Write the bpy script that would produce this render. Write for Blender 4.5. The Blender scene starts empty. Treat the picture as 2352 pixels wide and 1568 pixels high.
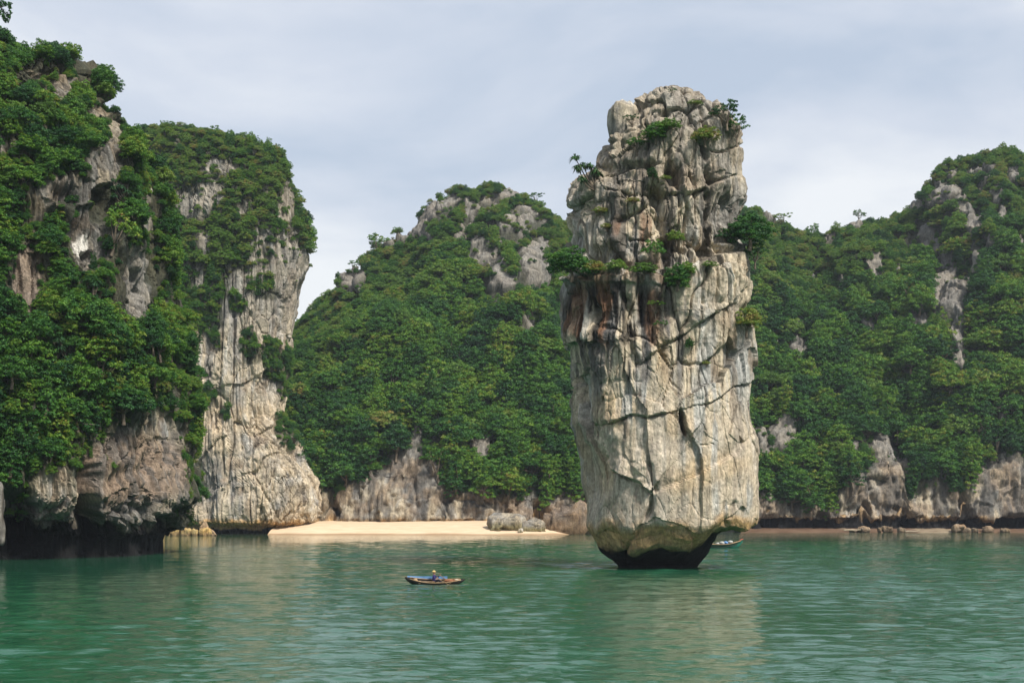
import bpy, bmesh, math, random
import numpy as np
from mathutils import Vector, Matrix

random.seed(7)
rng = np.random.default_rng(11)
scene = bpy.context.scene
R = math.radians

# ------------------------------------------------------------------ camera
cam_d = bpy.data.cameras.new('camera')
cam_d.sensor_width = 36.0
cam_d.lens = 50.0
cam_d.shift_y = 0.1662
cam_d.clip_start = 0.5
cam_d.clip_end = 9000
cam = bpy.data.objects.new('camera', cam_d)
scene.collection.objects.link(cam)
cam.location = (0, 0, 5.0)
cam.rotation_euler = (R(90), 0, 0)
scene.camera = cam

# ------------------------------------------------------------------ sky
SUN_EL, SUN_AZ = 48.0, 140.0          # azimuth clockwise from +Y (north); the sun is behind the camera, to the right
world = bpy.data.worlds.new('World')
scene.world = world
world.use_nodes = True
wn, wl = world.node_tree.nodes, world.node_tree.links
wn.clear()
wout = wn.new('ShaderNodeOutputWorld')
sky = wn.new('ShaderNodeTexSky')
sky.sky_type = 'NISHITA'
sky.sun_disc = False
sky.sun_elevation = R(SUN_EL)
sky.sun_rotation = R(SUN_AZ)
sky.air_density = 1.4
sky.dust_density = 2.5
bg_sky = wn.new('ShaderNodeBackground'); bg_sky.inputs['Strength'].default_value = 0.10
wl.new(sky.outputs['Color'], bg_sky.inputs['Color'])
tc = wn.new('ShaderNodeTexCoord')
mp = wn.new('ShaderNodeMapping'); mp.inputs['Scale'].default_value = (1.5, 1.5, 4.2)
mp.inputs['Location'].default_value = (0.35, 0.2, 0.15)
wl.new(tc.outputs['Generated'], mp.inputs['Vector'])
n1 = wn.new('ShaderNodeTexNoise'); n1.inputs['Scale'].default_value = 2.0
n1.inputs['Detail'].default_value = 7; n1.inputs['Roughness'].default_value = 0.52
n1.inputs['Distortion'].default_value = 0.35
wl.new(mp.outputs['Vector'], n1.inputs['Vector'])
cr = wn.new('ShaderNodeValToRGB')
cr.color_ramp.elements[0].position = 0.38; cr.color_ramp.elements[0].color = (0.43, 0.495, 0.60, 1)
cr.color_ramp.elements[1].position = 0.66; cr.color_ramp.elements[1].color = (0.75, 0.765, 0.79, 1)
e = cr.color_ramp.elements.new(0.52); e.color = (0.56, 0.60, 0.68, 1)
wl.new(n1.outputs['Fac'], cr.inputs['Fac'])
bg_cl = wn.new('ShaderNodeBackground'); bg_cl.inputs['Strength'].default_value = 0.88
wl.new(cr.outputs['Color'], bg_cl.inputs['Color'])
wmix = wn.new('ShaderNodeMixShader'); wmix.inputs['Fac'].default_value = 0.86
wl.new(bg_sky.outputs[0], wmix.inputs[1]); wl.new(bg_cl.outputs[0], wmix.inputs[2])
wl.new(wmix.outputs[0], wout.inputs['Surface'])

# ------------------------------------------------------------------ sun, exposure
sun_d = bpy.data.lights.new('sun', 'SUN')
sun_d.energy = 4.2
sun_d.angle = R(9)
sun_d.color = (1.0, 0.94, 0.84)
sun = bpy.data.objects.new('sun', sun_d)
scene.collection.objects.link(sun)
sd = Vector((math.sin(R(SUN_AZ)) * math.cos(R(SUN_EL)), math.cos(R(SUN_AZ)) * math.cos(R(SUN_EL)), math.sin(R(SUN_EL))))
sun.rotation_euler = sd.to_track_quat('Z', 'Y').to_euler()
scene.view_settings.view_transform = 'Standard'
scene.view_settings.look = 'None'
scene.view_settings.exposure = 0.54
scene.view_settings.gamma = 1.0
scene.cycles.max_bounces = 6
scene.cycles.diffuse_bounces = 3
scene.cycles.glossy_bounces = 3
scene.cycles.transmission_bounces = 3
scene.cycles.volume_bounces = 0
scene.cycles.caustics_reflective = False
scene.cycles.caustics_refractive = False

# ------------------------------------------------------------------ helpers
F, HORIZON, CX, CAMZ = 3266.7, 1175.0, 1176.0, 5.0
def wx(px, d): return (px - CX) * d / F
def wz(py, d): return CAMZ + (HORIZON - py) * d / F
def proj(P):
    return CX + F * P[..., 0] / P[..., 1], HORIZON - F * (P[..., 2] - CAMZ) / P[..., 1]

def sstep(a, b, x):
    t = np.clip((x - a) / (b - a), 0, 1)
    return t * t * (3 - 2 * t)

def _hash(ix, iy, iz, seed):
    h = (ix.astype(np.uint32) * np.uint32(374761393) + iy.astype(np.uint32) * np.uint32(668265263)
         + iz.astype(np.uint32) * np.uint32(2246822519) + np.uint32((seed * 3266489917) & 0xffffffff))
    h = (h ^ (h >> np.uint32(13))) * np.uint32(1274126177)
    h = (h ^ (h >> np.uint32(16))) * np.uint32(2654435761)
    h = h ^ (h >> np.uint32(15))
    return h.astype(np.float64) / 4294967295.0

def vnoise(P, seed=0):
    i = np.floor(P).astype(np.int64)
    f = P - i
    f = f * f * f * (f * (f * 6 - 15) + 10)
    x0, y0, z0 = i[..., 0], i[..., 1], i[..., 2]
    fx, fy, fz = f[..., 0], f[..., 1], f[..., 2]
    r = 0
    for dx in (0, 1):
        wxx = fx if dx else 1 - fx
        for dy in (0, 1):
            wyy = fy if dy else 1 - fy
            for dz in (0, 1):
                wzz = fz if dz else 1 - fz
                r = r + _hash(x0 + dx, y0 + dy, z0 + dz, seed) * (wxx * wyy * wzz)
    return r * 2 - 1

def fbm(P, octv=4, seed=0, gain=0.5):
    a, s, r = 1.0, 1.0, 0
    for k in range(octv):
        r = r + a * vnoise(P * s + 17.3 * k, seed + k * 7)
        a *= gain; s *= 2.03
    return r

def worley(P, seed=0):
    i = np.floor(P).astype(np.int64)
    f = P - i
    F1 = np.full(P.shape[:-1], 9.0); F2 = F1.copy(); ID = np.zeros(P.shape[:-1]); TL = np.zeros(P.shape[:-1])
    for dx in (-1, 0, 1):
        for dy in (-1, 0, 1):
            for dz in (-1, 0, 1):
                cx, cy, cz = i[..., 0] + dx, i[..., 1] + dy, i[..., 2] + dz
                ox = _hash(cx, cy, cz, seed) + dx - f[..., 0]
                oy = _hash(cx, cy, cz, seed + 1) + dy - f[..., 1]
                oz = _hash(cx, cy, cz, seed + 2) + dz - f[..., 2]
                d = np.sqrt(ox * ox + oy * oy + oz * oz)
                idv = _hash(cx, cy, cz, seed + 3)
                closer = d < F1
                F2 = np.where(closer, F1, np.minimum(F2, d))
                ID = np.where(closer, idv, ID)
                g = (_hash(cx, cy, cz, seed + 4) - .5) * ox + (_hash(cx, cy, cz, seed + 6) - .5) * oy + (_hash(cx, cy, cz, seed + 8) - .5) * oz
                TL = np.where(closer, g, TL)
                F1 = np.where(closer, d, F1)
    return F1, F2, ID, TL

def seg_dist(U, V, poly):
    """distance to a polyline, side (+1 above it in the picture sense) and weight that fades past its ends"""
    best = np.full(U.shape, 1e9); side = np.zeros(U.shape); wt = np.ones(U.shape)
    poly = np.array(poly, float)
    for k in range(len(poly) - 1):
        a, b = poly[k], poly[k + 1]
        ab = b - a; L = np.hypot(*ab)
        t = ((U - a[0]) * ab[0] + (V - a[1]) * ab[1]) / (L * L)
        tcl = np.clip(t, 0, 1)
        dx = U - (a[0] + tcl * ab[0]); dy = V - (a[1] + tcl * ab[1])
        d = np.hypot(dx, dy)
        cr_ = (ab[0] * (V - a[1]) - ab[1] * (U - a[0]))
        m = d < best
        best = np.where(m, d, best)
        side = np.where(m, np.where(cr_ < 0, 1.0, -1.0), side)
        w = np.ones(U.shape)
        if k == 0: w = np.where(t < 0, 0.0, w)
        if k == len(poly) - 2: w = np.where(t > 1, 0.0, w)
        wt = np.where(m, w, wt)
    return best, side, wt

def ell(U, V, c):
    """1 inside an ellipse (cx, cy, rx, ry[, tilt degrees]), soft edge"""
    a = R(c[4]) if len(c) > 4 else 0.0
    dx, dy = U - c[0], V - c[1]
    u = dx * math.cos(a) + dy * math.sin(a); v = -dx * math.sin(a) + dy * math.cos(a)
    return np.sqrt((u / c[2]) ** 2 + (v / c[3]) ** 2)

def make_mesh(name, verts, quads, col=None, smooth=True):
    me = bpy.data.meshes.new(name)
    verts = np.ascontiguousarray(verts, dtype=np.float32).reshape(-1, 3)
    quads = np.ascontiguousarray(quads, dtype=np.int32)
    k = quads.shape[1]
    me.vertices.add(len(verts)); me.vertices.foreach_set('co', verts.ravel())
    me.loops.add(quads.size); me.loops.foreach_set('vertex_index', quads.ravel())
    me.polygons.add(len(quads))
    me.polygons.foreach_set('loop_start', np.arange(0, quads.size, k, dtype=np.int32))
    me.polygons.foreach_set('use_smooth', np.full(len(quads), smooth, dtype=bool))
    me.update(calc_edges=True)
    if col is not None:
        at = me.color_attributes.new('Col', 'FLOAT_COLOR', 'POINT')
        c = np.ones((len(verts), 4), np.float32); c[:, :3] = np.clip(col.reshape(-1, 3), 0, 1)
        at.data.foreach_set('color', c.ravel())
    return me

def grid_quads(nr, nc, wrap=False):
    r = np.arange(nr - 1)[:, None]
    c = np.arange(nc if wrap else nc - 1)[None, :]
    c2 = (c + 1) % nc
    a = r * nc + c; b = r * nc + c2; d = (r + 1) * nc + c; e_ = (r + 1) * nc + c2
    return np.stack([a, b, e_, d], -1).reshape(-1, 4)

def grid_normals(P, wrap=False):
    if wrap:
        du = np.roll(P, -1, 1) - np.roll(P, 1, 1)
    else:
        du = np.gradient(P, axis=1)
    dv = np.gradient(P, axis=0)
    n = np.cross(du, dv)
    return n / np.maximum(np.linalg.norm(n, axis=-1, keepdims=True), 1e-9)

def link(name, me, mat=None, parent=None):
    o = bpy.data.objects.new(name, me)
    scene.collection.objects.link(o)
    if mat is not None and me is not None and len(me.materials) == 0: me.materials.append(mat)
    if parent is not None: o.parent = parent
    return o

def tag(o, label=None, cat=None, group=None, kind=None):
    if label: o['label'] = label
    if cat: o['category'] = cat
    if group: o['group'] = group
    if kind: o['kind'] = kind
    return o

def empty(name, loc, rz=0.0):
    o = bpy.data.objects.new(name, None)
    scene.collection.objects.link(o)
    o.location = loc; o.rotation_euler = (0, 0, rz)
    o.empty_display_size = 0.3
    return o

# ------------------------------------------------------------------ materials
def new_mat(name):
    m = bpy.data.materials.new(name); m.use_nodes = True
    nt = m.node_tree
    b = nt.nodes['Principled BSDF']
    return m, nt.nodes, nt.links, b

def rock_material(name, scale=1.0, bump=0.5):
    m, N, L, b = new_mat(name)
    b.inputs['Roughness'].default_value = 0.92
    b.inputs['Specular IOR Level'].default_value = 0.2
    at = N.new('ShaderNodeAttribute'); at.attribute_name = 'Col'
    tco = N.new('ShaderNodeTexCoord')
    # vertical weathering streaks
    ms = N.new('ShaderNodeMapping'); ms.inputs['Scale'].default_value = (2.6 * scale, 2.6 * scale, 0.28 * scale)
    L.new(tco.outputs['Object'], ms.inputs['Vector'])
    ns = N.new('ShaderNodeTexNoise'); ns.inputs['Scale'].default_value = 1.0; ns.inputs['Detail'].default_value = 5
    ns.inputs['Roughness'].default_value = 0.62
    L.new(ms.outputs['Vector'], ns.inputs['Vector'])
    nf = N.new('ShaderNodeTexNoise'); nf.inputs['Scale'].default_value = 2.4 * scale; nf.inputs['Detail'].default_value = 8
    nf.inputs['Roughness'].default_value = 0.68
    L.new(tco.outputs['Object'], nf.inputs['Vector'])
    r1 = N.new('ShaderNodeMapRange'); r1.inputs['From Min'].default_value = 0.3; r1.inputs['From Max'].default_value = 0.7
    r1.inputs['To Min'].default_value = 0.56; r1.inputs['To Max'].default_value = 1.28
    L.new(ns.outputs['Fac'], r1.inputs['Value'])
    r2 = N.new('ShaderNodeMapRange'); r2.inputs['From Min'].default_value = 0.28; r2.inputs['From Max'].default_value = 0.72
    r2.inputs['To Min'].default_value = 0.62; r2.inputs['To Max'].default_value = 1.28
    L.new(nf.outputs['Fac'], r2.inputs['Value'])
    nh = N.new('ShaderNodeTexNoise'); nh.inputs['Scale'].default_value = 7.5 * scale; nh.inputs['Detail'].default_value = 6
    nh.inputs['Roughness'].default_value = 0.7
    mh = N.new('ShaderNodeMapping'); mh.inputs['Scale'].default_value = (1, 1, .45)
    L.new(tco.outputs['Object'], mh.inputs['Vector']); L.new(mh.outputs['Vector'], nh.inputs['Vector'])
    r3 = N.new('ShaderNodeMapRange'); r3.inputs['From Min'].default_value = 0.3; r3.inputs['From Max'].default_value = 0.7
    r3.inputs['To Min'].default_value = 0.62; r3.inputs['To Max'].default_value = 1.30
    L.new(nh.outputs['Fac'], r3.inputs['Value'])
    mu0 = N.new('ShaderNodeMath'); mu0.operation = 'MULTIPLY'
    L.new(r1.outputs[0], mu0.inputs[0]); L.new(r3.outputs[0], mu0.inputs[1])
    mu = N.new('ShaderNodeMath'); mu.operation = 'MULTIPLY'
    L.new(mu0.outputs[0], mu.inputs[0]); L.new(r2.outputs[0], mu.inputs[1])
    mx = N.new('ShaderNodeMix'); mx.data_type = 'RGBA'; mx.blend_type = 'MULTIPLY'; mx.inputs['Factor'].default_value = 1.0
    cmb = N.new('ShaderNodeCombineColor')
    for k in range(3): L.new(mu.outputs[0], cmb.inputs[k])
    L.new(at.outputs['Color'], mx.inputs['A']); L.new(cmb.outputs[0], mx.inputs['B'])
    L.new(mx.outputs['Result'], b.inputs['Base Color'])
    # fine relief
    vo = N.new('ShaderNodeTexVoronoi'); vo.feature = 'DISTANCE_TO_EDGE'; vo.inputs['Scale'].default_value = 1.1 * scale
    mw = N.new('ShaderNodeMapping'); mw.inputs['Scale'].default_value = (1.5, 1.5, 0.7)
    L.new(tco.outputs['Object'], mw.inputs['Vector'])
    dn = N.new('ShaderNodeMix'); dn.data_type = 'RGBA'; dn.inputs['Factor'].default_value = 0.35
    L.new(mw.outputs['Vector'], dn.inputs['A']); L.new(nf.outputs['Color'], dn.inputs['B'])
    L.new(dn.outputs['Result'], vo.inputs['Vector'])
    vr = N.new('ShaderNodeMapRange'); vr.inputs['From Min'].default_value = 0.0; vr.inputs['From Max'].default_value = 0.09
    L.new(vo.outputs['Distance'], vr.inputs['Value'])
    a1 = N.new('ShaderNodeMath'); a1.operation = 'MULTIPLY_ADD'; a1.inputs[1].default_value = 0.25
    L.new(vr.outputs[0], a1.inputs[0]); L.new(nf.outputs['Fac'], a1.inputs[2])
    a2 = N.new('ShaderNodeMath'); a2.operation = 'MULTIPLY_ADD'; a2.inputs[1].default_value = 0.7
    L.new(ns.outputs['Fac'], a2.inputs[0]); L.new(a1.outputs[0], a2.inputs[2])
    bp = N.new('ShaderNodeBump'); bp.inputs['Strength'].default_value = bump; bp.inputs['Distance'].default_value = 0.16 / scale
    a3 = N.new('ShaderNodeMath'); a3.operation = 'MULTIPLY_ADD'; a3.inputs[1].default_value = 0.45
    L.new(nh.outputs['Fac'], a3.inputs[0]); L.new(a2.outputs[0], a3.inputs[2])
    L.new(a3.outputs[0], bp.inputs['Height'])
    L.new(bp.outputs['Normal'], b.inputs['Normal'])
    return m

M_ROCK = rock_material('limestone', 1.0, 0.75)
M_ROCK_FAR = rock_material('limestone_far', 0.6, 0.8)

def leaf_material(name, stops, trans=0.28):
    m, N, L, b = new_mat(name)
    out = [n for n in N if n.type == 'OUTPUT_MATERIAL'][0]
    at = N.new('ShaderNodeAttribute'); at.attribute_name = 'Col'
    oi = N.new('ShaderNodeObjectInfo')
    sp = N.new('ShaderNodeSeparateColor'); L.new(at.outputs['Color'], sp.inputs[0])
    m1 = N.new('ShaderNodeMath'); m1.operation = 'MULTIPLY'; m1.inputs[1].default_value = 0.52
    L.new(oi.outputs['Random'], m1.inputs[0])
    m2 = N.new('ShaderNodeMath'); m2.operation = 'MULTIPLY_ADD'; m2.inputs[1].default_value = 0.27
    L.new(sp.outputs[0], m2.inputs[0]); L.new(m1.outputs[0], m2.inputs[2])
    m3 = N.new('ShaderNodeMath'); m3.operation = 'MULTIPLY_ADD'; m3.inputs[1].default_value = 0.21
    L.new(sp.outputs[1], m3.inputs[0]); L.new(m2.outputs[0], m3.inputs[2])
    rp = N.new('ShaderNodeValToRGB')
    els = rp.color_ramp.elements
    while len(els) > 1: els.remove(els[-1])
    els[0].position = stops[0][0]; els[0].color = (*stops[0][1], 1)
    for p, c in stops[1:]:
        k = els.new(p); k.color = (*c, 1)
    L.new(m3.outputs[0], rp.inputs['Fac'])
    L.new(rp.outputs[0], b.inputs['Base Color'])
    b.inputs['Roughness'].default_value = 0.55
    b.inputs['Specular IOR Level'].default_value = 0.25
    tr = N.new('ShaderNodeBsdfTranslucent'); L.new(rp.outputs[0], tr.inputs['Color'])
    mix = N.new('ShaderNodeMixShader'); mix.inputs['Fac'].default_value = trans
    L.new(b.outputs[0], mix.inputs[1]); L.new(tr.outputs[0], mix.inputs[2])
    L.new(mix.outputs[0], out.inputs['Surface'])
    return m

M_LEAF = leaf_material('forest_leaf', [(0.12, (0.012, 0.050, 0.020)), (0.34, (0.027, 0.098, 0.020)), (0.54, (0.060, 0.160, 0.020)),
                                       (0.72, (0.118, 0.230, 0.024)), (0.87, (0.19, 0.23, 0.030)), (0.96, (0.24, 0.15, 0.04))])
M_LEAF_DRY = leaf_material('dry_shrub_leaf', [(0.08, (0.050, 0.110, 0.022)), (0.4, (0.095, 0.195, 0.030)), (0.65, (0.150, 0.235, 0.038)),
                                              (0.84, (0.22, 0.20, 0.05)), (0.97, (0.24, 0.13, 0.055))])
M_LEAF_PALM = leaf_material('strap_leaf', [(0.1, (0.012, 0.045, 0.020)), (0.6, (0.030, 0.085, 0.024)), (0.95, (0.06, 0.12, 0.03))], 0.15)

def plain(name, col, rough=0.8, spec=0.3, var=0.25, scale=6.0, metal=0.0):
    m, N, L, b = new_mat(name)
    b.inputs['Roughness'].default_value = rough; b.inputs['Specular IOR Level'].default_value = spec
    b.inputs['Metallic'].default_value = metal
    tco = N.new('ShaderNodeTexCoord')
    n = N.new('ShaderNodeTexNoise'); n.inputs['Scale'].default_value = scale; n.inputs['Detail'].default_value = 5
    L.new(tco.outputs['Object'], n.inputs['Vector'])
    r = N.new('ShaderNodeMapRange'); r.inputs['From Min'].default_value = 0.3; r.inputs['From Max'].default_value = 0.7
    r.inputs['To Min'].default_value = 1 - var; r.inputs['To Max'].default_value = 1 + var
    L.new(n.outputs['Fac'], r.inputs['Value'])
    mx = N.new('ShaderNodeMix'); mx.data_type = 'RGBA'; mx.blend_type = 'MULTIPLY'; mx.inputs['Factor'].default_value = 1
    mx.inputs['A'].default_value = (*col, 1)
    cmb = N.new('ShaderNodeCombineColor')
    for k in range(3): L.new(r.outputs[0], cmb.inputs[k])
    L.new(cmb.outputs[0], mx.inputs['B']); L.new(mx.outputs['Result'], b.inputs['Base Color'])
    return m

M_BARK = plain('bark', (0.13, 0.105, 0.08), 0.9, 0.1, 0.35, 9)
M_WOOD_DARK = plain('tarred_wood', (0.022, 0.018, 0.016), 0.55, 0.4, 0.4, 8)
M_WOOD_TAN = plain('bamboo_wood', (0.27, 0.18, 0.10), 0.7, 0.3, 0.35, 9)
M_WOOD_GREY = plain('driftwood', (0.33, 0.27, 0.20), 0.9, 0.15, 0.3, 6)
M_BLUE = plain('blue_paint', (0.09, 0.20, 0.38), 0.5, 0.4, 0.25, 5)
M_GREEN = plain('green_paint', (0.02, 0.14, 0.10), 0.5, 0.4, 0.3, 4)
M_RED = plain('red_paint', (0.30, 0.07, 0.04), 0.6, 0.3, 0.3, 5)
M_WHITE = plain('white_sack', (0.36, 0.36, 0.34), 0.8, 0.2, 0.15, 4)
M_BLUE_TARP = plain('blue_tarp', (0.12, 0.25, 0.50), 0.5, 0.3, 0.3, 4)
M_CLOTH = plain('navy_cloth', (0.035, 0.03, 0.10), 0.9, 0.1, 0.3, 10)
M_TROUSERS = plain('dark_cloth', (0.02, 0.02, 0.03), 0.9, 0.1, 0.3, 10)
M_SKIN = plain('skin', (0.38, 0.20, 0.13), 0.6, 0.3, 0.08, 20)
M_HAIR = plain('hair', (0.02, 0.014, 0.01), 0.6, 0.3, 0.2, 20)
M_STRAW = plain('straw', (0.42, 0.31, 0.13), 0.85, 0.2, 0.2, 20)
M_NET = plain('orange_net', (0.20, 0.09, 0.05), 0.9, 0.1, 0.4, 14)
M_PLASTER = plain('pale_plaster', (0.62, 0.61, 0.58), 0.9, 0.1, 0.08, 2)
M_GLASS_DARK = plain('window_glass', (0.05, 0.06, 0.07), 0.15, 0.5, 0.1, 2)

# ------------------------------------------------------------------ sea
def sea_material():
    m, N, L, b = new_mat('sea_water')
    geo = N.new('ShaderNodeNewGeometry')
    at = N.new('ShaderNodeAttribute'); at.attribute_name = 'Col'       # R: shallows, G: ruffled by wind
    sp = N.new('ShaderNodeSeparateColor'); L.new(at.outputs['Color'], sp.inputs[0])
    cmix = N.new('ShaderNodeMix'); cmix.data_type = 'RGBA'
    cmix.inputs['A'].default_value = (0.014, 0.078, 0.041, 1)
    cmix.inputs['B'].default_value = (0.12, 0.13, 0.065, 1)
    L.new(sp.outputs[0], cmix.inputs['Factor'])
    L.new(cmix.outputs['Result'], b.inputs['Base Color'])
    b.inputs['Roughness'].default_value = 0.03
    b.inputs['IOR'].default_value = 1.333
    b.inputs['Specular IOR Level'].default_value = 0.95
    mA = N.new('ShaderNodeMapping'); mA.inputs['Scale'].default_value = (1.1, 3.4, 1.0); mA.inputs['Rotation'].default_value = (0, 0, R(12))
    L.new(geo.outputs['Position'], mA.inputs['Vector'])
    nA = N.new('ShaderNodeTexNoise'); nA.inputs['Scale'].default_value = 1.0; nA.inputs['Detail'].default_value = 4
    nA.inputs['Roughness'].default_value = 0.55; nA.inputs['Distortion'].default_value = 0.3
    L.new(mA.outputs['Vector'], nA.inputs['Vector'])
    mB = N.new('ShaderNodeMapping'); mB.inputs['Scale'].default_value = (0.30, 1.1, 1.0); mB.inputs['Rotation'].default_value = (0, 0, R(-9))
    L.new(geo.outputs['Position'], mB.inputs['Vector'])
    nB = N.new('ShaderNodeTexNoise'); nB.inputs['Scale'].default_value = 1.0; nB.inputs['Detail'].default_value = 2
    L.new(mB.outputs['Vector'], nB.inputs['Vector'])
    ad = N.new('ShaderNodeMath'); ad.operation = 'MULTIPLY_ADD'; ad.inputs[1].default_value = 1.5
    L.new(nB.outputs['Fac'], ad.inputs[0]); L.new(nA.outputs['Fac'], ad.inputs[2])
    st = N.new('ShaderNodeMath'); st.operation = 'MULTIPLY'; st.inputs[1].default_value = 1.0
    L.new(sp.outputs[1], st.inputs[0])
    bp = N.new('ShaderNodeBump'); bp.inputs['Distance'].default_value = 0.062
    L.new(ad.outputs[0], bp.inputs['Height']); L.new(st.outputs[0], bp.inputs['Strength'])
    L.new(bp.outputs['Normal'], b.inputs['Normal'])
    return m
M_SEA = sea_material()

BEACH_X0, BEACH_X1 = wx(672, 310), wx(1262, 310)
def shore_y(x):
    """the y of the waterline in front of the cove's sand"""
    u = (x - BEACH_X0) / (BEACH_X1 - BEACH_X0)
    return 309.0 + 2.0 * np.sin(u * 5.0) + 8 * sstep(0.9, 1.15, u) + 5 * sstep(0.08, -0.1, u)

def build_sea():
    ys = [26.0]
    while ys[-1] < 345: ys.append(ys[-1] * 1.0035)
    ys = np.array(ys)
    us = np.linspace(-0.48, 0.48, 500)
    Y = ys[:, None] + 0 * us[None, :]
    X = Y * us[None, :]
    dy = Y * 0.0035; dx = Y * (us[1] - us[0])
    wind = 0.5 + 0.5 * np.clip(1.5 * fbm(np.stack([X / 34 + 2.2, Y / 60, 0 * X], -1), 3, 5), -1, 1)
    lee = sstep(-8, -34, X + 0.12 * (Y - 100)) * sstep(60, 120, Y)          # sheltered water beside the left cliff
    calm = np.clip(1 - 0.72 * lee - 0.75 * sstep(190, 280, Y), 0.12, 1)
    st_calm = 1 - 0.5 * np.exp(-(((X - 14) / 9.5) ** 2)) * sstep(128, 60, Y) * sstep(40, 60, Y)
    amp = calm * (0.55 + 0.6 * wind) * st_calm
    Zs = np.zeros_like(X)
    rr = np.random.default_rng(3)
    for k in range(80):
        lam = 0.42 * (5.0 / 0.42) ** rr.random()
        th = rr.normal(math.pi / 2 + 0.2, 0.5)
        kx, ky = math.cos(th) * 2 * math.pi / lam, math.sin(th) * 2 * math.pi / lam
        lres = 3.2 * (np.abs(math.cos(th)) * dx + np.abs(math.sin(th)) * dy)
        a = 0.0060 * lam ** 0.45 * sstep(7.5, 2.5, np.array(lam))
        s = np.sin(kx * X + ky * Y + rr.random() * 6.28 + 1.2 * 0)
        Zs += a * sstep(0.8, 1.6, lam / lres) * (s + 0.25 * np.cos(2 * (kx * X + ky * Y)))
    edge = np.minimum(sstep(0, 25, np.arange(len(us))), sstep(0, 25, np.arange(len(us))[::-1]))[None, :] \
        * (sstep(0, 12, np.arange(len(ys))) * sstep(0, 12, np.arange(len(ys))[::-1]))[:, None]
    Zs = Zs * amp * edge
    P = np.stack([X, Y, Zs], -1)
    sh = 0.8 * sstep(24, 1, shore_y(X) - Y) * sstep(BEACH_X0 - 30, BEACH_X0, X) * sstep(BEACH_X1 + 12, BEACH_X1 - 5, X)
    sh = np.maximum(sh, 0.45 * sstep(300, 340, Y) * sstep(20, 30, X))
    col = np.stack([sh, 0.18 + 0.72 * amp, 0 * sh], -1)
    nr, nc = X.shape
    verts = list(P.reshape(-1, 3)); cols = list(col.reshape(-1, 3))
    q = grid_quads(nr, nc)
    # flat sea round about
    base = nr * nc
    def v(x, y): verts.append(np.array([x, y, 0.0])); cols.append(np.array([0, 0.6, 0])); return len(verts) - 1
    a0, a1, b0, b1 = 0, nc - 1, (nr - 1) * nc, nr * nc - 1
    W = 2500
    c0, c1, c2, c3 = v(-W, -W), v(W, -W), v(W, W), v(-W, W)
    extra = [[c0, c1, a1, a0], [c1, c2, b1, a1], [c2, c3, b0, b1], [c3, c0, a0, b0]]
    me = make_mesh('sea', np.array(verts), np.vstack([q, np.array(extra)]), np.array(cols))
    o = link('sea', me, M_SEA)
    o['kind'] = 'structure'; o['label'] = 'rippled green sea water reflecting the pale sky'
    return o
build_sea()

# ------------------------------------------------------------------ rock shapes
CREAM, GREY, DGREY = np.array([.48, .41, .305]), np.array([.29, .275, .25]), np.array([.15, .145, .14])
BROWN, OCHRE, RUST = np.array([.25, .18, .12]), np.array([.42, .28, .14]), np.array([.20, .105, .06])
WHITE, BLACK, WET = np.array([.50, .48, .44]), np.array([.05, .045, .04]), np.array([.012, .012, .013])
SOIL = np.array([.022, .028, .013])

def mixc(a, b, t): return a * (1 - t[..., None]) + b * t[..., None]

def rock_relief(P, size=1.0, block=0.5, flute=0.2, fine=0.12, crack=0.3, seed=0):
    """fractured, fluted limestone: displacement along the normal, and the block ids; each block is a tilted face of its own"""
    w = np.stack([fbm(P / (3.0 * size) + k * 9.1, 2, seed + 20 + k, .4) for k in range(3)], -1)
    sel = sstep(-0.25, 0.45, vnoise(P / (4.5 * size), seed + 60))
    Q = P / (np.array([2.6, 2.6, 5.6]) * size) + 0.22 * w
    F1, F2, ID, TL = worley(Q, seed)
    e1 = F2 - F1
    d = block * ((ID - 0.5) * 1.6 + 2.8 * TL) - crack * sel * np.exp(-(e1 / .045) ** 2)
    Q2 = P / (np.array([.9, .9, 2.2]) * size) + 0.22 * w
    G1, G2, ID2, TL2 = worley(Q2, seed + 5)
    sel2 = sstep(-0.1, 0.5, vnoise(P / (3.1 * size) + 40, seed + 61))
    d += block * (0.08 + .34 * sel2) * ((ID2 - 0.5) * .8 + 1.7 * TL2) - 0.4 * crack * sel2 * np.exp(-((G2 - G1) / .06) ** 2)
    Pf = P / size + 0.14 * w
    for k, (fx, fz, am) in enumerate(((.75, .085, 1.0), (1.7, .15, .55))):
        n = fbm(Pf * np.array([fx, fx, fz]) + 9 * k, 2, seed + 11 + k, .45)
        d += flute * am * (1.5 * sstep(0, .34, np.abs(n)) - 1.1)                 # sharp grooves between rounded ribs
    fn = fbm(P / (0.8 * size), 4, seed + 13, 0.62)
    d += fine * fn
    return d, ID, ID2, e1

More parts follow.
